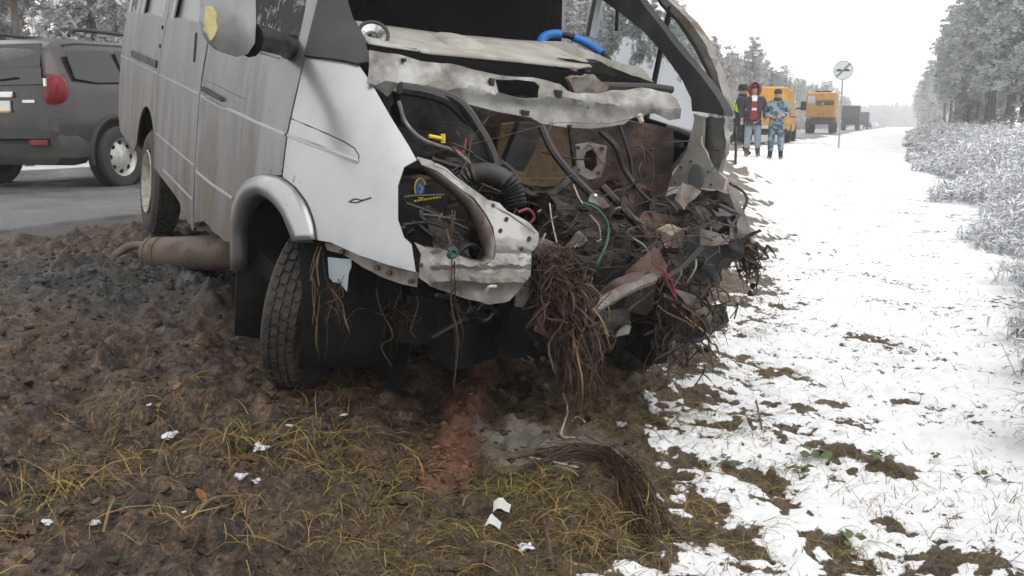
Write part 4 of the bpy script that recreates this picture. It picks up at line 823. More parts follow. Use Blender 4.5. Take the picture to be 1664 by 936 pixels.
M['suv_lower'] = mat('black_bumper', (.014, .015, .016), rough=.6, dirt=(.07, .065, .06), dirtamt=.5, dscale=4)
M['taillight'] = mat('red_tail_lens', (.16, .006, .010), rough=.25, var=.3, vscale=14, spec=.3)
M['plate'] = mat('plate_white', (.66, .66, .62), rough=.4); M['chrome'] = mat('chrome', (.6, .6, .6), rough=.2, metal=.9)
M['plate_ochre'] = mat('plate_ochre', (.55, .28, .05), rough=.5)
def loft(stations, name, m, parent):
    """stations: x, zb, zbelt, zroof, half width at belt, half width at roof"""
    V = []; K = 0
    for (x, zb, zl, zr, hw, hr) in stations:
        half = [(hw * .90, zb), (hw * .97, zb + .06), (hw, zb + .25 * (zl - zb)), (hw * 1.005, zb + .6 * (zl - zb)), (hw * .985, zl - .05), (hw * .955, zl), (hr + .35 * (hw * .955 - hr), zl + .62 * (zr - zl)), (hr + .05 * (hw - hr), zr - .07), (hr * .93, zr - .02), (hr * .7, zr), (hr * .3, zr + .012)]
        ring = [(x, -y, z) for y, z in half] + [(x, y, z) for y, z in half[::-1]]; K = len(ring); V += ring
    n = len(stations); F = []
    for i in range(n - 1):
        for k in range(K): F.append((i * K + k, i * K + (k + 1) % K, (i + 1) * K + (k + 1) % K, (i + 1) * K + k))
    F += [tuple(range(K)), tuple(range((n - 1) * K, n * K))[::-1]]
    o = MB().add(V, F).build(name, m, parent, smooth=True); o.data.set_sharp_from_angle(angle=.55); return o
def patch(name, pts, m, parent, thick=.012, step=.15):
    """panel through 3-D corner points (fan-lofted quad grid between two polylines)"""
    A, B = pts; n = len(A); V = [*A, *B]; o = mesh(name, V, [(i, i + 1, n + i + 1, n + i) for i in range(n - 1)], m, parent, smooth=False)
    o.modifiers.new('t', 'SOLIDIFY').thickness = thick; o.modifiers['t'].offset = 0; return o
def suv():
    p = G0(184, 302, .445 + .03); az = math.radians(18)
    e = empty('passing_suv'); tag(e, 'dark brown-grey estate car with red tail lights passing on the road', 'car')
    fwd = np.array([math.sin(az), math.cos(az)]); lft = np.array([-fwd[1], fwd[0]])
    o2 = p[:2] + lft * .80; e.location = (o2[0], o2[1], .468); e.rotation_euler = (0, 0, math.atan2(fwd[1], fwd[0]))
    st = [(-.80, .42, 1.02, 1.16, .80, .72), (-.78, .36, 1.06, 1.30, .86, .70), (-.70, .34, 1.09, 1.46, .885, .65), (-.52, .33, 1.10, 1.575, .90, .62), (-.2, .32, 1.10, 1.62, .91, .63), (.6, .30, 1.08, 1.645, .905, .65), (1.3, .30, 1.06, 1.62, .905, .64), (1.75, .30, 1.05, 1.50, .905, .66), (2.25, .30, 1.04, 1.16, .90, .70), (2.5, .32, 1.02, 1.08, .89, .72), (3.1, .34, .95, 1.00, .86, .70), (3.42, .38, .80, .84, .78, .62), (3.49, .45, .66, .68, .70, .55)]
    loft(st, 'body', M['suv'], e)
    loft([(-.85, .30, .52, .56, .80, .78), (-.83, .27, .60, .62, .89, .86), (-.6, .26, .60, .62, .925, .88), (-.42, .28, .55, .57, .918, .88)], 'rear_bumper', M['suv_lower'], e)
    MB().box((1.35, -.905, .36), (1.9, .05, .16)).build('sill', M['suv_lower'], e, bevel=.02)
    for (x, r) in ((0, .42), (2.673, .42)):
        for s in (-1, 1):
            MB().tube([(x + r * math.cos(t), s * .905, .36 + r * math.sin(t)) for t in np.linspace(-.25, math.pi + .25, 20)], .035, 8).build('arch_trim', M['suv_lower'], e, smooth=True)
            MB().lathe([(.001, s * .918), (r - .01, s * .920)], 28, 'y', (x, 0, .36)).build('wheel_well', M['black'], e, smooth=True)
            cwheel(e, (x, s * .872, .335), .338, .22, 'steel_rim', s)
    g = patch('rear_window', [[(-.822, y, 1.10) for y in np.linspace(-.72, .72, 9)], [(-.80, y, 1.28) for y in np.linspace(-.68, .68, 9)]], M['glass'], e)
    patch('upper_rear_window', [[(-.80, y, 1.28) for y in np.linspace(-.68, .68, 9)], [(-.64, y, 1.53) for y in np.linspace(-.57, .57, 9)]], M['glass'], e)
    MB().tube([(-.83, .05, 1.13), (-.835, -.40, 1.17)], .010, 6).build('rear_wiper', M['black'], e)
    ql = [(-.52, 1.17), (-.50, 1.45), (-.05, 1.50), (.18, 1.50), (.18, 1.16), (-.20, 1.14)]
    sheet('quarter_glass', ql, lambda x, z: (x, -(.875 - .225 * max(0, (z - 1.1)) / .53) - .012, z), M['suvglass'], e, step=.12, thick=.008)
    for x0, x1 in ((.26, 1.02), (1.10, 1.85)):
        sheet('door_glass', [(x0, 1.15), (x0, 1.51), (min(x1, 1.6), 1.50), (x1, 1.15)], lambda x, z: (x, -(.875 - .225 * max(0, (z - 1.1)) / .53) - .010, z), M['glass'], e, step=.15, thick=.008)
    for s in (-1, 1):
        V = []; F = []
        for a in range(9):
            for b_ in range(12):
                u, v = math.pi * a / 8, 2 * math.pi * b_ / 12; n_ = np.array([math.sin(u) * math.cos(v), math.sin(u) * math.sin(v), math.cos(u)]); n_ = np.sign(n_) * np.abs(n_)**.7; V.append((-.72 + .115 * n_[0], s * (.785 + .108 * n_[1]), 1.04 + .175 * n_[2]))
            if a: F += [((a - 1) * 12 + b_, (a - 1) * 12 + (b_ + 1) % 12, a * 12 + (b_ + 1) % 12, a * 12 + b_) for b_ in range(12)]
        tl = MB().add(V, F).build('tail_light', M['taillight'], e, smooth=True); MB().tube([(-.832, s * .76, 1.08), (-.832, s * .76, 1.16)], .022, 10).build('lamp_core', M['chrome'], tl, smooth=True)
        MB().box((-.875, s * .66, .50), (.03, .24, .06)).build('reflector', M['taillight'], e, bevel=.01)
        MB().tube(crom([(-.35, s * .66, 1.63), (-.25, s * .66, 1.70), (.3, s * .66, 1.715), (1.1, s * .655, 1.70), (1.25, s * .65, 1.62)], 5), .022, 8).build('roof_rail', M['suv_lower'], e, smooth=True)
    MB().box((-.815, 0, 1.0), (.03, .62, .07)).build('plate_garnish', M['chrome'], e, bevel=.012)
    pl = MB().box((-.815, 0, .88), (.02, .52, .115)).build('number_plate', M['plate'], e, bevel=.004)
    MB().box((-.826, 0, .826), (.012, .52, .02)).build('plate_lower_edge', M['plate_ochre'], pl)
    MB().tube([(-.818, .0, 1.10), (-.835, .0, 1.10)], .045, 16).build('badge', M['chrome'], e)
    MB().box((-.806, -.5, .93), (.01, .16, .03)).build('model_letters', M['chrome'], e)
    return e
M['suvglass'] = mat('tinted_glass', (.012, .013, .014), rough=.08, spec=.5)
suv()
M['yellow_paint'] = mat('yellow_paint', (.62, .30, .015), rough=.4, dirt=(.20, .12, .05), dirtamt=.6, dscale=3, var=.06)
M['dark_chassis'] = mat('black_chassis', (.02, .02, .022), rough=.7, dirt=(.06, .055, .05), dirtamt=.6)
M['green_truck'] = mat('faded_green_tarp', (.035, .048, .045), rough=.7, var=.15); M['blue_truck'] = mat('faded_blue_body', (.045, .065, .11), rough=.6, var=.15)
M['red_car'] = mat('dark_red_paint', (.10, .02, .02), rough=.4); M['white_car'] = mat('white_paint', (.7, .7, .7), rough=.4)
def onroad(px, depth, s): 
    # the point at lateral offset s from the camera line, about that far off
    d = ray(px, 215); x = d[0] * depth; y = d[1] * depth
    s0, r0 = sr(x, y); x, y = xy(s, r0); return x, y, .445 + float(rise(r0)) + .02
RAZ = math.atan2(RD[1], RD[0])
def yellow_van():
    x, y, z = onroad(1240, 39.0, -5.05); e = empty('yellow_van', (x, y, z), RAZ + math.radians(2)); tag(e, 'yellow panel van parked at the road edge behind three standing people', 'van')
    st = [(-2.6, .48, 1.25, 2.02, .98, .84), (-2.55, .44, 1.28, 2.12, 1.02, .90), (-2.2, .42, 1.28, 2.16, 1.03, .91), (1.0, .42, 1.28, 2.16, 1.03, .91), (1.4, .42, 1.26, 2.02, 1.02, .86), (1.95, .44, 1.22, 1.34, .99, .80), (2.5, .46, 1.02, 1.08, .93, .75), (2.75, .50, .80, .84, .85, .7)]
    loft(st, 'body', M['yellow_paint'], e)
    loft([(-2.66, .34, .50, .52, .98, .96), (-2.60, .32, .52, .54, 1.02, .98), (-2.4, .32, .50, .52, 1.0, .96)], 'rear_bumper', M['dark_chassis'], e)
    for s in (-1, 1):
        for xx in (-1.35, 1.65): cwheel(e, (xx, s * .90, .345), .345, .2, 'steel_rim', s); MB().lathe([(.001, s * 1.03), (.42, s * 1.032)], 24, 'y', (xx, 0, .40)).build('wheel_well', M['dark_chassis'], e)
        mm_ = link(bpy.data.objects.new('side_mirror', None), e)
        MB().box((1.62, s * 1.30, 1.50), (.12, .24, .38)).build('mirror_shell', M['dark_chassis'], mm_, bevel=.05); MB().tube([(1.6, s * .98, 1.38), (1.62, s * 1.24, 1.42)], .03, 8).build('mirror_arm', M['dark_chassis'], mm_)
        MB().box((-2.58, s * .88, 1.0), (.04, .1, .28)).build('tail_light', M['taillight'], e, bevel=.01)
    MB().box((-2.59, 0, 1.25), (.012, .012, 1.5)).build('door_seam', M['dark_chassis'], e); MB().box((-2.60, .14, 1.1), (.03, .05, .14)).build('door_handle', M['dark_chassis'], e)
    MB().box((1.2, -.93, 1.62), (.9, .03, .42)).build('cab_glass', M['suvglass'], e, bevel=.01)
    MB().box((-2.60, .0, .62), (.012, .5, .11)).build('number_plate', M['plate'], e)
    MB().box((-.4, -1.035, 1.02), (3.9, .02, .04)).build('side_moulding', M['dark_chassis'], e)
yellow_van()
def truck(name, px, depth, s, bodym, label, Wd=2.5, hb=1.35, ht=3.6, L_=6.5, yellow=False):
    x, y, z = onroad(px, depth, s); e = empty(name, (x, y, z), RAZ); tag(e, label, 'truck', None)
    MB().box((0, 0, (hb + ht) / 2), (L_ * .66, Wd, ht - hb)).build('box_body', M[bodym], e, bevel=.12)
    MB().box((L_ * .45, 0, 1.75), (1.7, 2.35, 1.9)).build('cab', M[bodym], e, bevel=.12); MB().box((L_ * .45 + .86, 0, 2.2), (.04, 2.0, .75)).build('windscreen', M['suvglass'], e)
    MB().box((0.2, 0, 1.0), (L_ * .95, .9, .34)).box((-L_ * .28, 0, 1.12), (.5, Wd * .96, .3)).build('chassis', M['dark_chassis'], e)
    for xx in (-1.9, -.7, 2.6):
        for sd2 in (-1, 1): cwheel(e, (xx, sd2 * (Wd / 2 - .26), .6), .6, .42, 'dark_chassis', sd2)
    MB().box((-L_ * .345, 0, .85), (.12, Wd * .98, .16)).build('rear_bumper', M['dark_chassis'], e, bevel=.02)
    for sd2 in (-1, 1):
        MB().box((-L_ * .36, sd2 * (Wd / 2 - .3), .86), (.05, .3, .12)).build('tail_light', M['taillight'], e)
        MB().box((-1.9 - .66, sd2 * (Wd / 2 - .26), .72), (.03, .46, .62)).build('mud_flap', M['dark_chassis'], e)
    xr = -L_ * .33
    if yellow:
        MB().box((xr - .02, Wd * .32, 2.95), (.05, .62, .62)).build('rear_window', M['frostpane'], e, bevel=.03)
        MB().box((xr - .02, -Wd * .14, 3.12), (.05, 1.55, .40)).build('rear_flap', M['yellow_paint'], e, bevel=.03)
        MB().box((xr - .015, -Wd * .14, 2.66), (.04, 1.55, .40)).build('equipment_bay', M['rust'], e, bevel=.02)
        for i in range(4): MB().box((xr - .05, -Wd * .14 - .55 + .36 * i, 2.60 + .05 * (i % 2)), (.08, .2, .22)).build('stowed_gear', M[('tan', 'rust', 'cream', 'rust')[i]], e, bevel=.02)
        MB().box((.3, 0, ht + .08), (1.6, 1.3, .22)).build('roof_hatch', M['dark_chassis'], e, bevel=.04)
        for i in range(7): MB().box((xr - .02, 0, hb + .12 + .155 * i), (.03, Wd * .9, .03)).build('body_rib', M['yellow_paint'], e)
        MB().box((xr - .03, Wd * .08, (hb + ht) / 2), (.02, .02, ht - hb - .2)).build('door_seam', M['dark_chassis'], e)
    else:
        MB().box((xr - .01, 0, hb + .25), (.06, Wd * .98, .10)).build('tail_board', M['dark_chassis'], e); MB().box((xr - .01, 0, (hb + ht) / 2), (.04, .03, ht - hb - .3)).build('door_seam', M['dark_chassis'], e)
M['frostpane'] = mat('frosted_pane', (.5, .52, .55), rough=.3)
truck('box_truck', 1341, 86, -6.6, 'yellow_paint', 'tall yellow box truck on black chassis, driving off beyond the yellow van', yellow=True)
truck('covered_truck', 1381, 138, -6.6, 'green_truck', 'dark green covered truck queued ahead of the yellow box truck', ht=3.5)
truck('covered_truck', 1408, 180, -6.6, 'blue_truck', 'dusky blue covered truck queued ahead of the dark green one', ht=3.2)
def far_car(px, depth, s, m, label, face=0):
    x, y, z = onroad(px, depth, s); e = empty('far_car', (x, y, z), RAZ + face); tag(e, label, 'car')
    loft([(-2.1, .35, .85, .88, .74, .6), (-2.0, .3, .92, 1.1, .84, .6), (-1.5, .28, .95, 1.42, .86, .58), (.2, .28, .95, 1.45, .86, .6), (1.0, .28, .92, 1.0, .86, .66), (2.0, .32, .72, .76, .78, .6), (2.1, .4, .6, .62, .7, .5)], 'body', M[m], e)
    for xx in (-1.25, 1.35):
        for sd2 in (-1, 1): cwheel(e, (xx, sd2 * .74, .31), .31, .19, 'steel_rim', sd2)
    MB().box((-1.78, 0, 1.16), (.04, 1.1, .3), ('Y', -.7)).build('rear_window', M['suvglass'], e)
far_car(1423, 205, -6.4, 'red_car', 'small dark red car just beyond the queued trucks')
far_car(1430, 225, -5.4, 'white_car', 'small white car pulled onto the verge past the dark red car')
far_car(1455, 330, -7.4, 'white_car', 'tiny white car far down the road near its vanishing point', math.pi)
# ---- road sign: end of the overtaking ban
M['sign_white'] = mat('sign_face', (.62, .64, .65), rough=.5, var=.05); M['sign_grey'] = mat('sign_grey', (.20, .21, .22), rough=.5); M['sign_black'] = mat('sign_black', (.03, .03, .035), rough=.5); M['galv'] = mat('galvanised_post', (.36, .37, .38), rough=.5, metal=.4)
def sign():
    p = G0(1363, 237); d = ray(1363, 237); t = 38 / math.hypot(d[0], d[1]); x, y = d[0] * t, d[1] * t; z = hz(x, y)
    e = empty('road_sign', (x, y, z), math.radians(-14)); tag(e, 'round white road sign with two grey cars and a diagonal band, on a thin post', 'sign')
    MB().tube([(0, 0, -.4), (0, 0, 3.2)], .03, 10).build('post', M['galv'], e, smooth=True)
    f = MB().lathe([(.001, -.035), (.345, -.035), (.35, -.025), (.35, -.015), (.001, -.012)], 40, 'y', (0, 0, 2.88)).build('sign_disc', M['sign_white'], e)
    MB().tube([(.338 * math.cos(q), -.038, 2.88 + .338 * math.sin(q)) for q in np.linspace(0, 6.2832, 41)], .011, 6, caps=False).build('disc_border', M['sign_grey'], f)
    MB().prism([(-.27, 2.66), (-.20, 2.62), (.27, 3.10), (.20, 3.14)], -.040, -.036).build('diagonal_band', M['sign_grey'], f)
    for cx in (-.14, .14):
        MB().prism([(cx - .11, 2.845), (cx + .11, 2.845), (cx + .11, 2.885), (cx + .06, 2.895), (cx + .04, 2.93), (cx - .05, 2.93), (cx - .075, 2.895), (cx - .11, 2.885)], -.0445, -.0415).build('car_symbol', M['sign_black'], f)
sign()
# ================================================================ people
def cloth(name, col, col2=None, sc=14, thr=.5, rough=.85):
    m = mat(name, col, rough=rough, var=.12, vscale=9)
    if col2 is not None:
        m = mat(name, col, rough=rough, var=.1, dirt=col2, dirtamt=1, dscale=sc, edge=(thr - .02, thr + .02))
    return m
M['skin'] = cloth('skin', (.42, .25, .19)); M['navy'] = cloth('navy_uniform', (.018, .022, .035)); M['hiviz'] = cloth('hi_vis_lime', (.42, .72, .03)); M['fur'] = cloth('black_fur', (.012, .012, .014))
M['dkjacket'] = cloth('dark_purple_jacket', (.035, .028, .038)); M['redhood'] = cloth('red_hood', (.20, .022, .03)); M['whitecloth'] = cloth('white_shirt', (.6, .6, .62)); M['jeans'] = cloth('pale_jeans', (.20, .235, .27)); M['brownboot'] = cloth('brown_boot', (.075, .04, .03))
M['camo'] = cloth('blue_camouflage', (.20, .27, .32), (.055, .085, .12), 9, .5); M['camo2'] = cloth('grey_beanie', (.03, .032, .04)); M['boot'] = cloth('black_boot', (.012, .012, .014)); M['glove'] = cloth('pale_glove', (.45, .38, .25)); M['reflect'] = cloth('silver_tape', (.5, .52, .55)); M['hair'] = cloth('dark_hair', (.02, .015, .012))
def skinned(name, pts, edges, rad, m, parent, sub=2, root=0):
    me = bpy.data.meshes.new(name); me.from_pydata(pts, edges, []); me.materials.append(m); o = link(bpy.data.objects.new(name, me), parent)
    sk = o.modifiers.new('skin', 'SKIN'); sk.use_smooth_shade = True
    for i, v in enumerate(me.skin_vertices[0].data):
        r = rad[i]; v.radius = r if hasattr(r, '__len__') else (r, r); v.use_root = i == root
    sb = o.modifiers.new('sub', 'SUBSURF'); sb.levels = 1; sb.render_levels = sub; return o
def person(name, loc, rz, label, P, mats, hat, h=1.76):
    """P: joint positions for a 1.76 m figure facing -y (x = its left)"""
    e = empty(name, loc, rz); e.scale = (h / 1.76,) * 3; tag(e, label, 'person')
    hip, chest, neck = P['hip'], P['chest'], P['neck']
    J = [hip, P['waist'], chest, neck, P['head']]; R_ = [(.15, .11), (.14, .105), (.175, .115), (.06, .06), (.085, .10)]; E_ = [(0, 1), (1, 2), (2, 3), (3, 4)]
    def chain(start, ps, rs):
        last = start
        for p, r in zip(ps, rs): J.append(p); R_.append(r); E_.append((last, len(J) - 1)); last = len(J) - 1
    top = np.array(P['head']) + np.array([0, 0, .12]); chain(4, [tuple(top)], [.06])
    for s in 'LR':
        chain(2, [P['sh' + s], P['el' + s], P['wr' + s], P['ha' + s]], [.07, .05, .035, .03]); chain(0, [P['th' + s], P['kn' + s], P['an' + s], P['to' + s]], [.095, .06, .045, .035])
    body = skinned('body', J, E_, R_, M['skin'], e)
    # five fingers on each hand, face features
    for s, k in (('L', 1), ('R', -1)):
        mb = MB(); ha = np.array(P['ha' + s]); d = ha - np.array(P['wr' + s]); d /= np.linalg.norm(d)
        side = np.cross(d, [0, 1, 0]); side /= np.linalg.norm(side) + 1e-6
        for j, l in enumerate((.075, .085, .08, .065)):
            b = ha + side * (-.028 + .018 * j); mb.tube([b, b + d * l * .6, b + d * l + np.array([0, -.02, 0])], [.010, .009, .007], 6)
        b = ha - d * .02; mb.tube([b, b + np.array([0, -.035, -.01]), b + np.array([0, -.045, -.045])], [.012, .010, .008], 6)
        mb.build('glove' if 'glove' in mats else 'fingers', mats.get('glove', M['skin']), body, smooth=True)
    hd = np.array(P['head']); f = np.array(P.get('face', (0, -1, 0)), float); sdv = np.cross([0, 0, 1], f)
    MB().lathe([(.001, -.125), (.045, -.115), (.075, -.07), (.086, 0), (.088, .05), (.075, .10), (.045, .13), (.001, .138)], 16, 'z', hd + np.array([0, 0, .03])).build('head', M['skin'], body, smooth=True)
    MB().tube([hd + f * .08 + np.array([0, 0, .05]), hd + f * .105 + np.array([0, 0, .01]), hd + f * .085 + np.array([0, 0, 0])], [.010, .016, .012], 8).build('nose', M['skin'], body, smooth=True)
    MB().tube([hd + f * .083 + sdv * q + np.array([0, 0, .045]) for q in (.022, .042)], .008, 6).build('eye', M['hair'], body); MB().tube([hd + f * .083 - sdv * q + np.array([0, 0, .045]) for q in (.022, .042)], .008, 6).build('eye', M['hair'], body)
    MB().tube([hd + f * .082 + sdv * q + np.array([0, 0, -.035]) for q in (-.025, .025)], .006, 6).build('mouth', M['redhood'], body)
    # clothing
    cl = lambda q, dz=0: tuple(np.array(P[q]) + np.array([0, 0, dz]))
    jl = P.get('jacket_len', -.06)
    JJ = [tuple(np.array(hip) + np.array([0, 0, jl])), hip, P['waist'], chest, tuple(np.array(neck) + np.array([0, 0, -.02]))]; RR = [(.20, .15), (.195, .15), (.19, .15), (.215, .155), (.09, .09)]; EE = [(0, 1), (1, 2), (2, 3), (3, 4)]
    for s in 'LR':
        for j, (q, r) in enumerate((('sh', .10), ('el', .078), ('wr', .062))): JJ.append(P[q + s]); RR.append(r); EE.append((3 if j == 0 else len(JJ) - 2, len(JJ) - 1))
    jk = skinned('jacket', JJ, EE, RR, mats['jacket'], e, root=1)
    TT = [tuple(np.array(hip) + np.array([0, 0, .03]))]; TR = [(.165, .13)]; TE = []
    for s in 'LR':
        for j, (q, r) in enumerate((('th', .115), ('kn', .09), ('an', .078))):
            TT.append(cl(q + s, .10 if q == 'an' else 0)); TR.append(r); TE.append((0 if j == 0 else len(TT) - 2, len(TT) - 1))
    skinned('trousers', TT, TE, TR, mats['trousers'], e)
    for s in 'LR':
        an = np.array(P['an' + s]); to = np.array(P['to' + s]); up = an + np.array([0, 0, mats.get('boot_h', .22)])
        skinned('boot', [tuple(up), tuple(an), tuple(to)], [(0, 1), (1, 2)], [.072, .062, (.052, .05)], mats['boot'], e, root=1)
    hat(e, body, hd, f, sdv); return e, jk
base = dict(hip=(0, 0, .95), waist=(0, 0, 1.10), chest=(0, 0, 1.34), neck=(0, -.01, 1.50), head=(0, -.02, 1.60), shL=(.20, 0, 1.40), elL=(.27, .04, 1.14), wrL=(.25, -.05, .92), haL=(.24, -.08, .85), shR=(-.20, 0, 1.40), elR=(-.27, .04, 1.14), wrR=(-.25, -.05, .92), haR=(-.24, -.08, .85), thL=(.10, 0, .86), knL=(.12, -.02, .48), anL=(.13, .0, .08), toL=(.15, -.17, .045), thR=(-.10, 0, .86), knR=(-.12, -.02, .48), anR=(-.13, .0, .08), toR=(-.15, -.17, .045))
def spot(px, depth):
    d = ray(px, 225); t = depth / math.hypot(d[0], d[1]); x, y = d[0] * t, d[1] * t; return (x, y, hz(x, y) - .005)
def dome(e, hd, r, z0, z1, m, name, host, flat=.8):
    return MB().lathe([(r * 1.02, z0), (r * 1.06, z0 + .03), (r * 1.03, (z0 + z1) / 2), (r * flat, z1 - .015), (.001, z1)], 16, 'z', hd).build(name, m, host, smooth=True)
def hat_beanie(e, b, hd, f, sdv):
    dome(e, hd, .098, .055, .185, M['camo2'], 'cap', b)
    MB().lathe([(.085, -.14), (.105, -.10), (.10, -.05), (.092, -.045)], 16, 'z', hd).build('collar', M['camo2'], b, smooth=True)
def hat_fur(e, b, hd, f, sdv):
    dome(e, hd, .118, .035, .20, M['fur'], 'fur_hat', b, .9)
    MB().lathe([(.09, -.17), (.115, -.12), (.105, -.05), (.09, -.045)], 16, 'z', hd).build('collar', M['fur'], b, smooth=True)
def hat_hood(e, b, hd, f, sdv):
    V = []; F = []
    for i in range(9):
        ph = math.pi * i / 8 * .92
        for j in range(15):
            th = math.radians(40 + 280 * j / 14) ; r = .135 * math.sin(ph) + .02
            d = f * math.cos(th) + sdv * math.sin(th); V.append(hd + d * r * (1.0) + np.array([0, 0, .05 + .16 * math.cos(ph)]))
        if i: F += [((i - 1) * 15 + j, (i - 1) * 15 + j + 1, i * 15 + j + 1, i * 15 + j) for j in range(14)]
    o = mesh('hood', V, F, M['redhood'], b); o.modifiers.new('t', 'SOLIDIFY').thickness = .02
    dome(e, hd, .092, .07, .165, M['hair'], 'hair', b)
# 1 camouflage suit, hands clasped over the belly
p1 = dict(base); p1.update(elL=(.30, .02, 1.16), wrL=(.16, -.19, 1.12), haL=(.08, -.22, 1.10), elR=(-.31, .03, 1.15), wrR=(-.17, -.18, 1.10), haR=(-.09, -.21, 1.08), jacket_len=-.12)
pe, jk = person('person', spot(1261, 25.0), math.radians(-17), 'person in blue camouflage suit and dark beanie, hands held at the belly', p1, dict(jacket=M['camo'], trousers=M['camo'], boot=M['boot'], boot_h=.18), hat_beanie, 1.74)
# 2 dark open jacket, red hood and top, pale jeans, brown boots, gloves
p2 = dict(base); p2.update(jacket_len=-.05, wrL=(.28, -.05, .93), haL=(.28, -.09, .86), wrR=(-.28, -.05, .93), haR=(-.28, -.09, .86), elL=(.29, .04, 1.15), elR=(-.29, .04, 1.15))
pe, jk = person('person', spot(1223, 25.0), math.radians(-12), 'person in open dark jacket over red top, red hood, pale jeans and brown boots', p2, dict(jacket=M['dkjacket'], trousers=M['jeans'], boot=M['brownboot'], boot_h=.34, glove=M['glove']), hat_hood, 1.80)
sheet('red_top', [(-.085, .92), (-.06, 1.36), (.06, 1.36), (.085, .92)], lambda a, b: (a, -.168 + .2 * a * a - .012 * math.sin((b - .92) * 5), b), M['redhood'], jk, step=.05, thick=.012)
sheet('white_scarf', [(-.05, 1.32), (-.07, 1.50), (.07, 1.50), (.055, 1.30), (.0, 1.26)], lambda a, b: (a, -.172 + 1.2 * a * a + .45 * max(0, b - 1.38), b), M['whitecloth'], jk, step=.04, thick=.012)
sheet('print_band', [(-.055, 1.14), (-.055, 1.20), (.06, 1.20), (.06, 1.14)], lambda a, b: (a, -.190 + .2 * a * a, b), M['whitecloth'], jk, step=.05, thick=.006)
# 3 policeman walking, in profile
p3 = dict(base); p3.update(hip=(0, 0, .95), thL=(.09, 0, .86), knL=(.10, -.16, .50), anL=(.10, -.10, .09), toL=(.10, -.27, .06), thR=(-.09, 0, .86), knR=(-.10, .10, .50), anR=(-.10, .38, .14), toR=(-.10, .25, .05), elL=(.27, .10, 1.14), wrL=(.26, .02, .92), haL=(.26, -.01, .85), elR=(-.27, -.05, 1.14), wrR=(-.24, -.20, .97), haR=(-.23, -.24, .92), jacket_len=-.14)
pe, jk = person('person', spot(1203, 25.8), math.radians(62), 'person in navy uniform with lime vest and black fur hat, walking sideways', p3, dict(jacket=M['navy'], trousers=M['navy'], boot=M['boot'], boot_h=.2), hat_fur, 1.82)
vest = skinned('reflective_vest', [(0, 0, 1.06), (0, 0, 1.16), (0, 0, 1.36), (0, -.005, 1.45)], [(0, 1), (1, 2), (2, 3)], [(.25, .215), (.25, .215), (.255, .22), (.14, .14)], M['hiviz'], jk)
for s in 'LR':
    q = np.array(p3['an' + s]); k = np.array(p3['kn' + s]); c = q * .6 + k * .4; MB().tube([c - (k - q) * .04, c + (k - q) * .04], .098, 14).build('reflective_band', M['reflect'], pe, smooth=True)
# ================================================================ woods
def frost_mat(name, dark, pale, lo, hi, rough=.9):
    """needles / twigs with rime: rime by a patchy noise and where the surface looks up"""
    m = bpy.data.materials.new(name); m.use_nodes = True; t = m.node_tree; N = t.nodes; L = t.links; b = N['Principled BSDF']; b.inputs['Roughness'].default_value = rough; b.inputs['Specular IOR Level'].default_value = .1
    oi = N.new('ShaderNodeObjectInfo'); tc = N.new('ShaderNodeTexCoord'); n = N.new('ShaderNodeTexNoise'); n.inputs['Scale'].default_value = 1.6; n.inputs['Detail'].default_value = 6; L.new(tc.outputs['Object'], n.inputs[0])
    ad = N.new('ShaderNodeMath'); ad.operation = 'MULTIPLY_ADD'; L.new(oi.outputs['Random'], ad.inputs[0]); ad.inputs[1].default_value = .18; L.new(n.outputs[0], ad.inputs[2])
    r = N.new('ShaderNodeMapRange'); r.inputs[1].default_value = lo; r.inputs[2].default_value = hi; L.new(ad.outputs[0], r.inputs[0])
    x = N.new('ShaderNodeMix'); x.data_type = 'RGBA'; L.new(r.outputs[0], x.inputs[0]); x.inputs[6].default_value = (*dark, 1); x.inputs[7].default_value = (*pale, 1); L.new(x.outputs[2], b.inputs['Base Color']); return m
M['pine_needles'] = frost_mat('frosted_pine_needles', (.10, .118, .108), (.60, .63, .64), .34, .74)  # rime tones raised to carry part of the haze in the colour
M['spruce_needles'] = frost_mat('frosted_spruce_needles', (.115, .118, .110), (.55, .56, .56), .36, .78)
M['birch_twigs'] = frost_mat('frosted_birch_twigs', (.21, .185, .175), (.66, .65, .65), .32, .70)
M['back_twigs'] = frost_mat('hazy_back_wood', (.13, .115, .105), (.42, .41, .41), .36, .80)
M['pine_bark'] = mat('pine_bark', (.075, .055, .045), rough=.9, bump=.5, bscale=12, var=.35, dirt=(.14, .13, .12), dirtamt=.6)
M['birch_bark'] = mat('birch_bark', (.34, .33, .31), rough=.8, dirt=(.05, .045, .04), dirtamt=.9, dscale=5, edge=(.52, .6))
def clumps(C, D, size, rg, per=3):
    """small leaf-sized triangles round the points C, along directions D"""
    n = len(C) * per; C2 = np.repeat(C, per, 0); D2 = np.repeat(D, per, 0)
    a = D2 + rg.normal(0, .55, (n, 3)); a /= np.linalg.norm(a, axis=1)[:, None]; b = np.cross(a, rg.normal(0, 1, (n, 3))); b /= np.linalg.norm(b, axis=1)[:, None] + 1e-9
    s = size * rg.uniform(.6, 1.35, (n, 1)); o = C2 + rg.normal(0, .35, (n, 3)) * size
    V = np.stack([o - b * s * .30, o + b * s * .30, o + a * s], 1).reshape(-1, 3); return V, np.arange(n * 3).reshape(-1, 3)
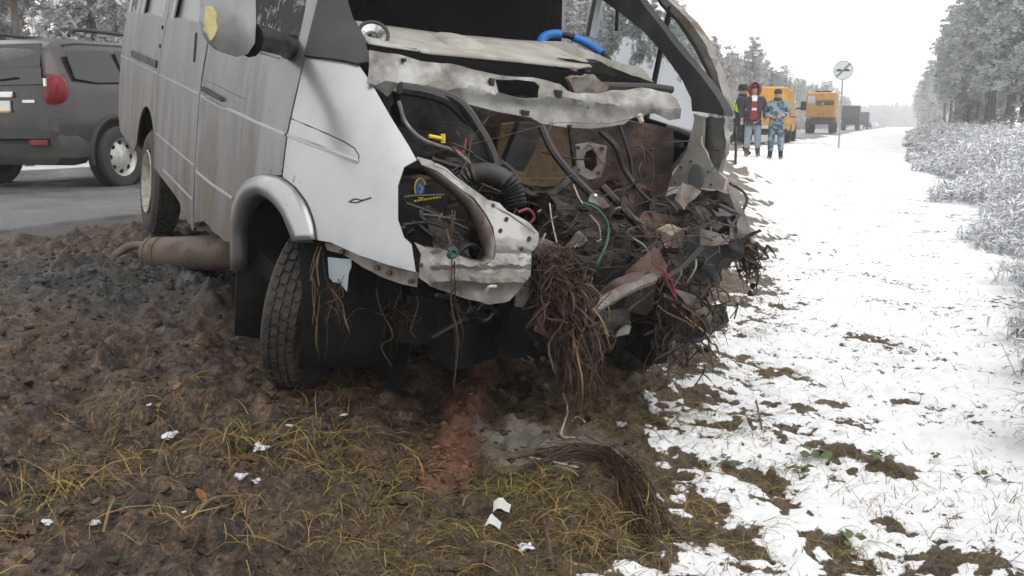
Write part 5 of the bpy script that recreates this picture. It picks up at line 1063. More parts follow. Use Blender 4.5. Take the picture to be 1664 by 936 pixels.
def conifer(seed, h, start, rad, kind):
    rg = np.random.default_rng(seed); tb = MB(); lean = rg.normal(0, .012, 2)
    tp = [(lean[0] * z + .06 * math.sin(z * .8 + seed), lean[1] * z, z) for z in np.linspace(-.4, h, 12)]; tb.tube(tp, list(np.linspace(.105, .012, 12) * h / 13), 7, caps=False)
    C = []; D = []; z = start * h
    while z < h * .985:
        t = (z - start * h) / (h * (1 - start)); R_ = rad * ((1 - t)**.8 * (.55 + .45 * min(1, t * 5)) if kind == 'spruce' else math.sin(math.pi * min(1, .18 + t * .80))**.7) + .12
        for k in range(rg.integers(3, 6)):
            a = rg.uniform(0, 2 * math.pi); l = R_ * rg.uniform(.55, 1.15); sl = (-.28 if kind == 'spruce' else .12) + rg.normal(0, .12)
            base = np.array([lean[0] * z, lean[1] * z, z]); tip = base + np.array([math.cos(a) * l, math.sin(a) * l, sl * l])
            tb.tube([base, (base + tip) / 2 + np.array([0, 0, .05 * l]), tip], [.022, .014, .005], 3, caps=False)
            m = max(3, int(l * 11)); u = rg.uniform(.22 if kind == 'spruce' else .35, 1.02, m)
            pts = base + (tip - base) * u[:, None] + rg.normal(0, .05 + .09 * l, (m, 3)) * np.array([1, 1, .55]); C.append(pts); D.append(np.repeat(((tip - base) / l)[None], m, 0))
        z += h * .021 * rg.uniform(.7, 1.4)
    C = np.concatenate(C); D = np.concatenate(D); V, F = clumps(C, D, .155, rg, 9); return tb, V, F
def birch(seed, h):
    rg = np.random.default_rng(seed); tb = MB(); TV = []; TF = []; n = 0
    pts = [(.1 * math.sin(z * .5 + seed), .08 * math.sin(z * .7), z) for z in np.linspace(-.4, h * .95, 10)]; tb.tube(pts, list(np.linspace(.085, .012, 10)), 6, caps=False)
    for k in range(46):
        z = h * rg.uniform(.16, .93); a = rg.uniform(0, 6.28); l = (h - z) * rg.uniform(.18, .42) + .4; base = np.array([.1 * math.sin(z * .5 + seed), 0, z]); up = rg.uniform(.5, 1.1)
        tip = base + np.array([math.cos(a) * l * .7, math.sin(a) * l * .7, l * up]); tb.tube([base, base * .5 + tip * .5 + np.array([0, 0, .06]), tip], [.018, .011, .004], 3, caps=False)
        for j in range(17):
            u = rg.uniform(.2, 1); p = base + (tip - base) * u
            for q in range(5):
                d = np.array([math.cos(a), math.sin(a), .4]) + rg.normal(0, .75, 3); d /= np.linalg.norm(d); L_ = rg.uniform(.2, .55); w = np.cross(d, rg.normal(0, 1, 3)); w /= np.linalg.norm(w); w *= .011
                TV += [p - w, p + w, p + d * L_]; TF.append((n, n + 1, n + 2)); n += 3; p2 = p + d * L_ * .55; d2 = d + rg.normal(0, .6, 3); TV += [p2 - w * .8, p2 + w * .8, p2 + d2 * L_ * .6]; TF.append((n, n + 1, n + 2)); n += 3
    return tb, np.array(TV), np.array(TF)
PROTO = {}
def proto(key, name, tb, V, F, bark, leaf):
    e = bpy.data.objects.new(name, None)
    t = tb.build('trunk', bark, None, smooth=True); c = fastmesh('crown', V, F, leaf, None, smooth=False)
    for o in (t, c): SC.collection.objects.unlink(o)
    PROTO[key] = (name, t.data, c.data); bpy.data.objects.remove(t); bpy.data.objects.remove(c); bpy.data.objects.remove(e)
for k in range(5): proto(('pine', k), 'pine_tree', *conifer(100 + k, 13.5, (.30, .22, .38, .27, .33)[k], (1.7, 1.9, 1.5, 1.8, 1.6)[k], 'pine'), M['pine_bark'], M['pine_needles'])
for k in range(4): proto(('spruce', k), 'spruce_tree', *conifer(200 + k, 11.5, (.05, .10, .07, .14)[k], (1.7, 1.5, 1.8, 1.4)[k], 'spruce'), M['pine_bark'], M['spruce_needles'])
for k in range(4): proto(('birch', k), 'birch_tree', *birch(300 + k, 9.5), M['birch_bark'], M['birch_twigs'])
TL = {('pine', 'R'): ('rime-covered pine with a bare lower trunk in the wood beyond the frosted weeds', 'pines in the wood beyond the frosted weeds'),
      ('pine', 'L'): ('hazy grey-green pine in the wood across the road', 'pines in the wood across the road'),
      ('spruce', 'L'): ('hazy frosted spruce in the wood across the road', 'spruces in the wood across the road'), ('spruce', 'R'): ('rime-covered spruce with low boughs beyond the frosted weeds', 'spruces beyond the frosted weeds'),
      ('birch', 'L'): ('leafless birch white with rime in the wood across the road', 'birches in the wood across the road'), ('birch', 'R'): ('leafless birch white with rime beyond the frosted weeds', 'birches beyond the frosted weeds')}
def plant(kind, side, s, r, sc, rg):
    keys = [k for k in PROTO if k[0] == kind]; nm, tm, cm = PROTO[keys[rg.integers(len(keys))]]
    x, y = xy(s, r); e = empty(nm, (x, y, float(H0(x, y))), rg.uniform(0, 6.28)); e.scale = (sc * rg.uniform(.9, 1.15), sc * rg.uniform(.9, 1.15), sc)
    lb, gr = TL[(kind, side)]; tag(e, lb, 'tree', gr)
    link(bpy.data.objects.new('trunk', tm), e); link(bpy.data.objects.new('crown', cm), e)
rg = np.random.default_rng(5)
def infront(s, r, margin=130):
    x, y = xy(s, r)
    if y < 3: return False
    return abs(x / (y * CP + 1e-6) * FPX) < 832 + margin + 3000 / max(y, 3)
# wood to the right, beyond the weeds
for r in np.concatenate([np.arange(32, 110, 2.6), np.arange(110, 330, 6.5)]):
    for s0 in (6.3, 9.0, 12.5, 17):
        if s0 > 7 and rg.random() < .25 or (r > 110 and s0 > 12): continue
        s, q = s0 + rg.normal(0, .7), r + rg.uniform(-1.2, 1.2)
        if infront(s, q): plant('pine' if rg.random() < .78 else ('spruce' if rg.random() < .6 else 'birch'), 'R', s, q, rg.uniform(.82, 1.1), rg)
# wood across the road
for r in np.concatenate([np.arange(4, 60, 2.5), np.arange(60, 150, 3.2), np.arange(150, 420, 7)]):
    for s0 in (-17.2, -20, -24, -29):
        if s0 < -18 and rg.random() < .2 or (r > 130 and s0 < -23): continue
        s, q = s0 + rg.normal(0, .8), r + rg.uniform(-1.3, 1.3)
        if infront(s, q):
            k = rg.random(); near = s0 > -18
            plant('birch' if k < (.55 if near else .25) else ('spruce' if k < .78 else 'pine'), 'L', s, q, rg.uniform(.60, .92), rg)
# the wood closing off the end of the road: one far mass
V = []; F = []; C = []; D = []
rgf = np.random.default_rng(9)
for i in range(900):
    s = rgf.uniform(-120, 60); r = rgf.uniform(640, 760); x, y = xy(s, r); h = rgf.uniform(9, 14)
    zz = rgf.uniform(0, 1, 26); C.append(np.stack([x + rgf.normal(0, 1, 26) * 2.2 * (1 - zz * .8), y + rgf.normal(0, 1, 26) * 2, .6 + zz * h], 1)); D.append(np.tile([0, 0, 1.], (26, 1)))
C = np.concatenate(C); V, F = clumps(C, np.concatenate(D), 2.0, rgf, 2)
tag(fastmesh('far_wood', V, F, M['spruce_needles'], smooth=False), 'misty wood closing off the far end of the road', 'wood', kind='stuff')
# deeper ranks of the wood across the road, too many to tell apart
C = []; D = []
for i in range(1150):
    s = rgf.uniform(-40, -21); r = rgf.uniform(60, 380); x, y = xy(s, r); h = rgf.uniform(8, 12); k = 70; zz = rgf.uniform(.04, 1, k)
    C.append(np.stack([x + rgf.normal(0, .75, k) * (1.15 - zz), y + rgf.normal(0, .75, k) * (1.15 - zz), .2 + zz * h], 1)); D.append(np.tile([0, 0, .6], (k, 1)))
V, F = clumps(np.concatenate(C), np.concatenate(D), .62, rgf, 4); C = []; D = []
for i in range(420):
    s = rgf.uniform(-34, -20); r = rgf.uniform(4, 62); x, y = xy(s, r); h = rgf.uniform(5, 10.5); k = 170; zz = rgf.uniform(.02, 1, k)
    C.append(np.stack([x + rgf.normal(0, .8, k) * (1.15 - zz), y + rgf.normal(0, .8, k) * (1.15 - zz), .1 + zz * h], 1)); D.append(np.tile([0, 0, .5], (k, 1)))
V2, F2 = clumps(np.concatenate(C), np.concatenate(D), .24, rgf, 2); w_ = V2.reshape(-1, 3, 3); mid = w_[:, :2].mean(1, keepdims=True); w_[:, :2] = mid + (w_[:, :2] - mid) * .22; F = np.concatenate([F, F2 + len(V)]); V = np.concatenate([V, w_.reshape(-1, 3)])
tag(fastmesh('back_wood', V, F, M['back_twigs'], smooth=False), 'deep ranks of hazy brown-grey wood behind the trees across the road', 'wood', kind='stuff')
# snowy cable strung above the far wood edge
e0 = ray(20, -4); e1 = ray(215, 28)
pa, pb = CAM + e0 * 22, CAM + e1 * 24; dv = pb - pa
cb = MB().tube([pa + dv * t + np.array([0, 0, -.10 * (1 - (2 * ((t + 1) / 4) - 1)**2)]) for t in np.linspace(-1, 3, 24)], .016, 6).build('overhead_cable', M['snow_and_glare'], smooth=True)
tag(cb, 'snow-coated overhead cable strung along the wood across the road', 'cable')
# ================================================================ grass, weeds, roots, litter
def tone_mat(name, stops, rough=.8):
    m = bpy.data.materials.new(name); m.use_nodes = True; t = m.node_tree; N = t.nodes; L = t.links; b = N['Principled BSDF']; b.inputs['Roughness'].default_value = rough; b.inputs['Specular IOR Level'].default_value = .25
    a = N.new('ShaderNodeAttribute'); a.attribute_name = 'tone'; r = N.new('ShaderNodeValToRGB'); e = r.color_ramp.elements
    while len(e) < len(stops): e.new(.5)
    for i, (p, c) in enumerate(stops): e[i].position = p; e[i].color = (*c, 1)
    L.new(a.outputs['Fac'], r.inputs[0]); L.new(r.outputs[0], b.inputs['Base Color']); return m
M['grass'] = tone_mat('withered_grass', [(0, (.022, .014, .009)), (.25, (.060, .040, .020)), (.5, (.16, .105, .032)), (.72, (.30, .21, .065)), (.86, (.11, .115, .026)), (1, (.06, .085, .02))])
M['root'] = tone_mat('brown_roots', [(0, (.012, .008, .006)), (.4, (.038, .024, .018)), (.75, (.085, .052, .03)), (.93, (.22, .14, .05)), (1, (.38, .26, .08))], .6)
M['rime_weed'] = tone_mat('rimed_weeds', [(0, (.10, .09, .075)), (.3, (.30, .30, .29)), (.65, (.56, .58, .60)), (1, (.78, .80, .83))])
def blades(P, D, Ln, w, bend, rg, k=4):
    n = len(P); D = D / (np.linalg.norm(D, axis=1)[:, None] + 1e-9); p = P.copy(); d = D.copy(); rows = []; tw = rg.normal(0, .35, (n, 3))
    for j in range(k):
        side = np.cross(d, np.array([0, 0, 1.]) + tw); side /= np.linalg.norm(side, axis=1)[:, None] + 1e-9; W_ = (w * (1 - .55 * j / k))[:, None] * .5
        rows += [p - side * W_, p + side * W_]; p = p + d * (Ln / k)[:, None]; d = d + np.stack([rg.normal(0, .13, n), rg.normal(0, .13, n), -bend / k * 1.3], 1); d /= np.linalg.norm(d, axis=1)[:, None]
    rows.append(p); V = np.stack(rows, 1).reshape(-1, 3); m = 2 * k + 1; b = np.arange(n)[:, None] * m
    F = np.concatenate([np.concatenate([b + [2 * j, 2 * j + 1, 2 * j + 3], b + [2 * j, 2 * j + 3, 2 * j + 2]], 1) for j in range(k - 1)] + [b + [m - 3, m - 2, m - 1]], 1).reshape(-1, 3); return V, F
rg = np.random.default_rng(21)
PP = []; DD = []; LL = []; WW = []; BB = []; TT = []
def sow(x, y, up, ln, w, bend, tone, f=None):
    n = len(x); z = H(x, y); a = rg.uniform(0, 6.283, n)
    PP.append(np.stack([x, y, z - .004], 1)); DD.append(np.stack([np.cos(a), np.sin(a), up], 1)); LL.append(ln); WW.append(w); BB.append(bend); TT.append(tone)
# matted straw by the density of the ground cover
N_ = 130000; y = 1.5 + 8.5 * rg.random(N_)**1.7; x = rg.uniform(-1, 1, N_) * (.62 * y + .5); f = fields(x, y); keep = rg.random(N_) < f['straw'] * (1 - f['snow']) * (1 - f['clay']) * (1 - .9 * f['slush']) * .62
x, y = x[keep], y[keep]; n = len(x); sow(x, y, rg.uniform(.02, .5, n), rg.uniform(.04, .17, n), rg.uniform(.0012, .0030, n), rg.uniform(.3, 1.3, n), np.where(rg.random(n) < .2, rg.uniform(.75, 1, n), np.clip(rg.normal(.36, .19, n), 0, .8)))
# sparse bits over the mud
N_ = 16000; y = 1.5 + 6 * rg.random(N_)**1.5; x = rg.uniform(-1, .4, N_) * (.62 * y + .5); f = fields(x, y); keep = (rg.random(N_) < .42) & (f['snow'] < .4) & (f['s'] > -4.6); x, y = x[keep], y[keep]; n = len(x)
sow(x, y, rg.uniform(.0, .35, n), rg.uniform(.03, .12, n), rg.uniform(.0012, .003, n), rg.uniform(.3, 1.2, n), np.clip(rg.normal(.3, .2, n), 0, 1))
# stems poking through the snow
N_ = 60000; y = 1.6 + 26 * rg.random(N_)**2.0; x = rg.uniform(0, 1, N_) * (.60 * y + .3) + snow_edge(y) * .3; f = fields(x, y); cl = fbm(x * 2.5, y * 2.5, 3, 88); keep = (f['d'] > -.1) & (rg.random(N_) < np.clip(.10 + .55 * cl, .02, .6)) & (f['s'] > -4); x, y = x[keep], y[keep]; n = len(x)
sow(x, y, rg.uniform(.15, 1.6, n), rg.uniform(.015, .09, n), rg.uniform(.0015, .0035, n), rg.uniform(.2, .8, n), np.clip(rg.normal(.45, .2, n), 0, 1))
# tufts one can see
for (a, b, k, r_, ln, tn) in [(60, 805, 60, .10, .17, .6), (25, 850, 40, .10, .15, .62), (120, 800, 40, .09, .17, .66), (245, 745, 45, .09, .16, .6), (430, 725, 70, .11, .18, .66), (395, 735, 40, .07, .16, .58), (520, 745, 55, .10, .16, .62), (560, 730, 40, .1, .14, .6), (350, 832, 45, .10, .16, .66), (180, 690, 30, .08, .14, .58), (640, 790, 40, .09, .12, .8), (600, 800, 30, .09, .12, .86), (880, 785, 70, .09, .11, .9), (840, 800, 50, .09, .11, .86), (1180, 700, 45, .10, .11, .7), (1215, 690, 45, .12, .10, .75), (1245, 610, 40, .12, .10, .7), (910, 870, 60, .13, .13, .62), (980, 850, 50, .10, .15, .66), (870, 900, 60, .15, .13, .6), (1130, 850, 50, .14, .12, .6), (1050, 690, 50, .14, .12, .55), (1220, 490, 40, .14, .13, .7), (1240, 540, 40, .2, .11, .6), (1400, 900, 25, .06, .10, .85), (1260, 770, 30, .1, .09, .8), (1440, 560, 25, .12, .09, .8), (500, 620, 40, .1, .14, .55), (540, 640, 35, .1, .13, .55), (1010, 640, 60, .2, .12, .5), (300, 660, 30, .12, .12, .55), (470, 890, 40, .12, .12, .5), (560, 870, 30, .1, .12, .55), (720, 900, 30, .12, .1, .5)]:
    k = int(k * 2.2); p = G(a, b); x = p[0] + rg.normal(0, r_, k); y = p[1] + rg.normal(0, r_, k); sow(x, y, rg.uniform(.15, 1.1, k), ln * rg.uniform(.5, 1.5, k), rg.uniform(.0018, .0042, k), rg.uniform(.8, 2.2, k), np.clip(rg.normal(tn - .08, .22, k), .05, 1))
PG = np.concatenate(PP); V, F = blades(PG, np.concatenate(DD), np.concatenate(LL), np.concatenate(WW), np.concatenate(BB), rg); V[:, 2] = np.maximum(V[:, 2], np.repeat(PG[:, 2], 9) - .004 + .003)
tag(fastmesh('verge_grass', V, F, M['grass'], smooth=False, attrs={'tone': np.repeat(np.concatenate(TT), 9)}), 'withered straw-coloured grass trampled into the mud and poking through the snow', 'grass', kind='stuff')
# ---- frosted weeds along the foot of the right-hand wood
sw0 = sr(*G0(1664, 445)[:2])[0]; sw1 = sr(*G0(1500, 262)[:2])[0]; rw0 = sr(*G0(1664, 445)[:2])[1]; rw1 = sr(*G0(1500, 262)[:2])[1]
PP = []; DD = []; LL = []; WW = []; BB = []; TT = []
N_ = 30000; r = 4 + 150 * rg.random(N_)**2.0; e_s = np.interp(r, [4, rw0, rw1, 150], [sw0 - .2, sw0, sw1, sw1 + 1.0]); s = e_s + np.abs(rg.normal(0, 1, N_)) * 1.9 + .9 * fbm(r * .35, r * 0, 4, 12) + .3 * fbm(r * 2.5, r * 0, 2, 13)
x, y = xy(s, r); hh = (.25 + .55 * np.clip((s - e_s) / 1.2, 0, 1)) * rg.uniform(.6, 1.25, N_) * (1 + .55 * fbm(x * .9, y * .9, 3, 66)); base = np.stack([x, y, H0(x, y)], 1)
D = np.stack([rg.normal(0, .22, N_), rg.normal(0, .22, N_), np.ones(N_)], 1); w0 = .0032 + .0005 * r
PP.append(base); DD.append(D); LL.append(hh); WW.append(w0); BB.append(rg.uniform(.1, .5, N_)); TT.append(np.clip(rg.normal(.55, .25, N_), 0, 1))
for k in range(8):
    u = rg.uniform(.2, 1.0, N_); PP.append(base + D * (hh * u * .95)[:, None]); DD.append(np.stack([rg.normal(0, 1, N_), rg.normal(0, 1, N_), rg.normal(.1, .5, N_)], 1)); LL.append(rg.uniform(.05, .16, N_) * (1 + .006 * r)); WW.append(w0 * rg.uniform(1.2, 3.2, N_)); BB.append(rg.uniform(.2, .9, N_)); TT.append(np.clip(rg.normal(.70, .22, N_), 0, 1))
V, F = blades(np.concatenate(PP), np.concatenate(DD), np.concatenate(LL), np.concatenate(WW), np.concatenate(BB), rg, 2)
tag(fastmesh('frosted_weeds', V, F, M['rime_weed'], smooth=False, attrs={'tone': np.repeat(np.concatenate(TT), 5)}), 'tall weeds white with rime between the snowy verge and the pine wood', 'weeds', kind='stuff')
# ---- clumps of roots and straw torn out with the wreck, hanging from it
def strands(name, label, specs, cat='roots', seed=0, group=None, wild=1., mud=0):
    r = random.Random(seed); mb = MB(); tones = []
    for (a0, b0, a1, b1, x0, c0, d0, c1, d1, x1, n, rad, tn) in specs:
        for i in range(n):
            u = r.random(); p = toworld(onx(r.uniform(a0, a1), r.uniform(b0, b1), x0 + r.uniform(-.06, .06))); q = toworld(onx(r.uniform(c0, c1), d0 + (d1 - d0) * u, x1 + r.uniform(-.08, .08)))
            if r.random() < .45: q = p + (q - p) * r.uniform(.3, .8) + np.array([r.gauss(0, .05), r.gauss(0, .05), r.gauss(0, .03)]) * wild
            g = hz(q[0], q[1]) + .006; q[2] = max(q[2], g); k = r.uniform(.01, .045) * wild
            pts = [p] + [p * (1 - t) + q * t + np.array([r.gauss(0, k), r.gauss(0, k), r.gauss(0, k * .6)]) for t in (.25, .5, .75)] + [q]
            R_ = rad * r.choice([.3, .4, .5, .5, .7, 1., 1.6, 2.4]); pts = crom(pts, 3); mb.tube(pts, [R_ * r.uniform(.7, 1.1) for _ in range(len(pts) - 2)] + [R_ * .7, R_ * .3], 3, caps=False); t = min(1, max(0, r.gauss(tn, .2))); tones += [t] * (3 * len(pts))
        for i in range(int(n * mud)):       # clots of earth held in the roots
            p = toworld(onx(r.uniform(a0, a1), r.uniform(b0, b1), x0)); q = toworld(onx(r.uniform(c0, c1), r.uniform(d0, d1), x1)); c = p + (q - p) * r.random()**1.5; V, F = blob(r.uniform(.006, .02), r.randrange(99), .8, 1, 1.0); c[2] = max(c[2], hz(c[0], c[1])); mb.add(V + c, F); tones += [r.uniform(0, .3)] * len(V)
    o = mesh(name, mb.V, mb.F, M['root'], None, smooth=False, attrs={'tone': tones}); return tag(o, label, cat, group)
def blob(r, seed, amp=.4, sub=2, flat=.7):
    bm = bmesh.new(); bmesh.ops.create_icosphere(bm, subdivisions=sub, radius=1); V = np.array([v.co for v in bm.verts]); F = [tuple(v.index for v in f.verts) for f in bm.faces]; bm.free()
    n = fbm(V[:, 0] * 1.7 + seed, V[:, 1] * 1.7 + V[:, 2] * 1.3, 3, seed); V = V * (1 + amp * n)[:, None] * r; V[:, 2] *= flat; return V, F
strands('hanging_root_mass', 'tangled hank of muddy roots and straw hanging from the wrecked front to the ground', [(865, 400, 935, 450, .92, 875, 450, 975, 600, .96, 260, .0024, .36), (880, 430, 950, 500, .92, 895, 520, 985, 640, .98, 200, .0022, .36), (900, 470, 970, 540, .93, 905, 580, 970, 715, 1.0, 70, .0018, .42), (868, 405, 900, 420, .90, 865, 440, 925, 540, .95, 70, .0024, .45), (890, 405, 925, 430, .93, 960, 520, 995, 610, .98, 14, .0028, .9)], seed=1, mud=.35)
strands('hanging_root_tuft', 'ragged tuft of roots snagged on the outermost scrap of the crumpled wing', [(1192, 392, 1232, 408, .46, 1195, 430, 1236, 470, .46, 70, .0028, .45), (1195, 392, 1228, 402, .46, 1195, 470, 1242, 520, .46, 14, .002, .5), (1150, 388, 1205, 398, .5, 1205, 392, 1232, 420, .47, 24, .0035, .3)], seed=2, mud=.15)
strands('hanging_root_tuft', 'loose roots trailing below the crushed bumper scraps onto snowy grass', [(1060, 480, 1150, 540, .76, 1050, 560, 1180, 640, .80, 90, .0024, .35), (1080, 450, 1160, 500, .74, 1070, 520, 1170, 570, .78, 50, .0024, .5)], seed=3, mud=.2, wild=1.3)
strands('hanging_root', 'single long root hanging past the headlamp opening of the wrecked van', [(733, 335, 737, 345, .98, 736, 630, 741, 645, 1.0, 3, .003, .4), (729, 420, 742, 440, .98, 730, 470, 750, 620, 1.0, 7, .0018, .35), (716, 345, 722, 352, .96, 734, 398, 738, 406, .98, 2, .004, .95)], seed=4, wild=.5)
strands('hanging_straw', 'dry straws caught below the fender beside the front wheel', [(507, 398, 530, 412, .60, 497, 560, 520, 640, .62, 5, .0016, .7), (530, 440, 560, 470, .60, 520, 520, 570, 610, .62, 16, .0014, .5), (600, 470, 680, 500, .66, 610, 540, 690, 600, .68, 10, .0012, .5)], seed=5, wild=.8)
strands('caught_straw', 'loose dry straws strewn through the open engine bay', [(640, 160, 1100, 300, .52, 650, 200, 1120, 420, .62, 26, .001, .5), (880, 320, 1180, 420, .72, 880, 360, 1190, 520, .78, 70, .0011, .42)], cat='straw', seed=8, wild=1.4)
tie = MB().tube(crom([toworld(onx(a, b, 1.0)) for a, b in ((729, 408), (737, 404), (742, 412), (733, 418), (728, 411))], 4), .008, 6).build('plastic_tie', M['greenwire'], smooth=True); tag(tie, 'dark green plastic tie knotted round the long hanging root', 'tie')
# bundle of roots lying on the ground
r_ = random.Random(11); mb = MB(); tones = []
cv = [G(a, b) for a, b in ((835, 768), (900, 748), (965, 742), (1005, 765), (1030, 810), (1050, 865), (1082, 912))]
for i in range(120):
    k0 = r_.uniform(0, 1.2) if i % 3 else r_.uniform(1, 3); o1 = r_.gauss(0, .02); o2 = r_.gauss(0, .02); h1 = abs(r_.gauss(.02, .02)); pts = []
    k1 = r_.uniform(3.6, 6); nn = 6
    for j in range(nn):
        k = k0 + (k1 - k0) * j / (nn - 1); a = int(min(k, 5.999)); t = k - a; p = cv[a] * (1 - t) + cv[a + 1] * t; sp2 = 1 + .25 * abs(k - 3); q = p + np.array([o1 * sp2 + r_.gauss(0, .012), o2 * sp2 + r_.gauss(0, .012), 0]); q[2] = hz(q[0], q[1]) + h1 * math.sin(math.pi * min(1, (k + .5) / 6.5)) + .004; pts.append(q)
    pts = crom(pts, 2); R_ = r_.choice([.001, .0014, .002]); mb.tube(pts, [R_] * (len(pts) - 1) + [R_ * .4], 3, caps=False); tones += [min(1, max(0, r_.gauss(.38, .28)))] * (3 * len(pts))
tag(mesh('root_bundle', mb.V, mb.F, M['root'], None, smooth=False, attrs={'tone': tones}), 'dark curved bundle of wet roots lying on trampled straw', 'roots')
# white cord scraps by the slush
for lb, P_ in (('frayed white cord dangling over the slushy puddle', [(915, 655), (922, 685), (912, 712), (935, 716)]), ('thin white cord lying straight beside the root bundle', [(860, 748), (900, 756), (940, 765)]), ('short white cord curled on the mud above the puddle', [(930, 690), (938, 682), (950, 690)])):
    q = []
    for i, (a, b) in enumerate(P_): p = G(a, b); p[2] += .012 + (.03 if lb.startswith('frayed') and i < 2 else 0); q.append(p)
    tag(MB().tube(crom(q, 5), .004, 6).build('white_cord', M['cream'], smooth=True), lb, 'cord', 'white cords near the puddle')
# ---- small litter: clods, leaves, snow lumps, paper, twigs, pebbles
M['clod'] = mat('mud_clod', (.036, .023, .015), rough=.75, bump=.6, bscale=60, var=.5, vscale=8, dirt=(.025, .019, .015), dirtamt=.8, dscale=20)
M['claylump'] = mat('orange_clay_lump', (.13, .054, .028), rough=.8, bump=.5, bscale=50, var=.35, vscale=8)
M['gritlump'] = mat('grey_grit', (.055, .053, .05), rough=.8, var=.5, vscale=5, bump=.4, bscale=80)
M['snowlump'] = mat('snow_lump', (.58, .60, .62), rough=.7, bump=.4, bscale=60, var=.05)
B0 = [blob(1, k, 1.1, 1) for k in range(8)]
def scatter(name, m, pts, sizes, label, cat, smooth=False):
    VV = []; FF = []; n = 0
    for (x, y), s in zip(pts, sizes):
        V, F = B0[random.randrange(8)]; a = random.uniform(0, 6.28); c_, s_ = math.cos(a), math.sin(a); W_ = V * s * np.array([random.uniform(.7, 1.4), random.uniform(.7, 1.3), random.uniform(.5, 1.1)]); W2 = np.stack([W_[:, 0] * c_ - W_[:, 1] * s_, W_[:, 0] * s_ + W_[:, 1] * c_, W_[:, 2]], 1) + np.array([x, y, hz(x, y) + .1 * s]); VV.append(W2); FF.append(np.array(F) + n); n += len(V)
    tag(fastmesh(name, np.concatenate(VV), np.concatenate(FF), m, smooth=smooth), label, cat, kind='stuff')
pts = []; sz = []
while len(pts) < 4200:
    y = random.uniform(1.6, 6); x = random.uniform(-.62 * y - .2, .25 * y)
    if x < snow_edge(y) - .25 and sr(x, y)[0] > -4.5: pts.append((x, y)); sz.append(min(.045, random.lognormvariate(-5.1, .6)))
scatter('mud_clods', M['clod'], pts, sz, 'brown clods of torn-up mud strewn over the verge', 'mud')
pts = []; sz = []
for i in range(520):
    k = random.randrange(3); t = random.random(); p = _clay[k] * (1 - t) + _clay[k + 1] * t; pts.append((p[0] + random.gauss(0, .07), p[1] + random.gauss(0, .06))); sz.append(min(.022, random.lognormvariate(-5.3, .6)))
scatter('clay_lumps', M['claylump'], pts, sz, 'orange clay lumps along the streak under the wrecked van', 'clay')
pts = []; sz = []
for i in range(700):
    k = random.randrange(3); t = random.random(); p = _grv[k] * (1 - t) + _grv[k + 1] * t; pts.append((p[0] + random.gauss(0, .25), p[1] + random.gauss(0, .25))); sz.append(min(.03, random.lognormvariate(-4.9, .5)))
scatter('road_grit', M['gritlump'], pts, sz, 'dark grit and crumbled asphalt on the shoulder by the muffler', 'grit')
for k, (a, b, s, lb) in enumerate([(272, 716, .030, 'melting snow lump beside a straw tuft on open mud'), (283, 705, .018, 'small snow crumb touching the melting snow lump on the mud'), (424, 738, .036, 'largest snow lump, pressed into a green-yellow grass tuft'), (392, 775, .028, 'snow lump lying just below the grass tuft'), (415, 782, .020, 'little flat snow piece below the grass tuft'), (470, 692, .016, 'snow crumb on dark mud near the front wheel'), (78, 853, .022, 'snow lump by a fallen orange leaf'), (155, 850, .020, 'snow scrap under a bent yellow blade'), (853, 890, .034, 'crumbly snow lump below the paper scraps'), (243, 676, .014, 'tiny snow speck on brown leaf litter'), (300, 832, .010, 'pea-sized snow grain on bare mud'), (560, 675, .02, 'pale snow smear under the van sill'), (1000, 562, .02, 'snow lump below the hanging root mass'), (1010, 690, .03, 'grey snow lump beside the slushy puddle')]):
    s *= .6; V, F = blob(s, 50 + k, 1.3, 3, .36); V += .35 * s * np.stack([fbm(V[:, 1] * 5 / s, V[:, 0] * 5 / s, 2, k + q) for q in range(3)], 1); p = G(a, b); o = mesh('snow_lump', V, F, M['snowlump']); o.location = (p[0], p[1], hz(p[0], p[1]) + s * .2); tag(o, lb, 'snow', 'snow lumps left on the mud')
def leafmesh(k, w=.5):
    V = []; n = 7
    for i in range(n):
        t = i / (n - 1); ww = w * math.sin(math.pi * min(1, t * .94 + .04))**.8 * (1 + .1 * (i % 2)); zz = .18 * math.sin(t * 3 + k)
        V += [(t - .5, -ww * .5, zz + .10 * ((k % 3) - .6)), (t - .5, 0, zz), (t - .5, ww * .5, zz + .12)]
    return V, [(3 * i + j, 3 * i + j + 1, 3 * i + j + 4, 3 * i + j + 3) for i in range(n - 1) for j in range(2)]
LM = []
for k, (c, nm) in enumerate([((.10, .045, .022), 'brown'), ((.26, .12, .035), 'orange'), ((.15, .10, .05), 'tan'), ((.05, .03, .022), 'dark')]):
    m = mat('leaf_' + nm, tuple(v * .6 for v in c), rough=.6, var=.3, vscale=4); V, F = leafmesh(k, .62); o = mesh('fallen_leaf', V, F, m); LM.append((o.data, nm)); bpy.data.objects.remove(o)
LBL = {'brown': 'curled brown leaf fallen on the muddy verge', 'orange': 'orange leaf fallen on the muddy verge', 'tan': 'pale tan leaf fallen on the muddy verge', 'dark': 'blackened leaf stuck to the muddy verge'}
LP = [(325, 812, 1), (115, 840, 1), (695, 440, None)] + [(random.uniform(10, 800), random.uniform(600, 925), None) for _ in range(60)]
for i, (a, b, c) in enumerate(LP):
    if b < 590: continue
    p = G(a, b); dt, nm = LM[c if c is not None else random.choice([0, 0, 0, 0, 2, 3, 3, 3, 3, 1])]; o = link(bpy.data.objects.new('fallen_leaf', dt)); s = random.uniform(.025, .055)
    o.location = (p[0], p[1], hz(p[0], p[1]) + .008); o.rotation_euler = (random.uniform(-.4, .4), random.uniform(-.4, .4), random.uniform(0, 6.28)); o.scale = (s, s, s); tag(o, LBL[nm], 'leaf', nm + ' leaves fallen on the mud')
M['paper'] = mat('wet_paper', (.46, .48, .46), rough=.7, var=.06)
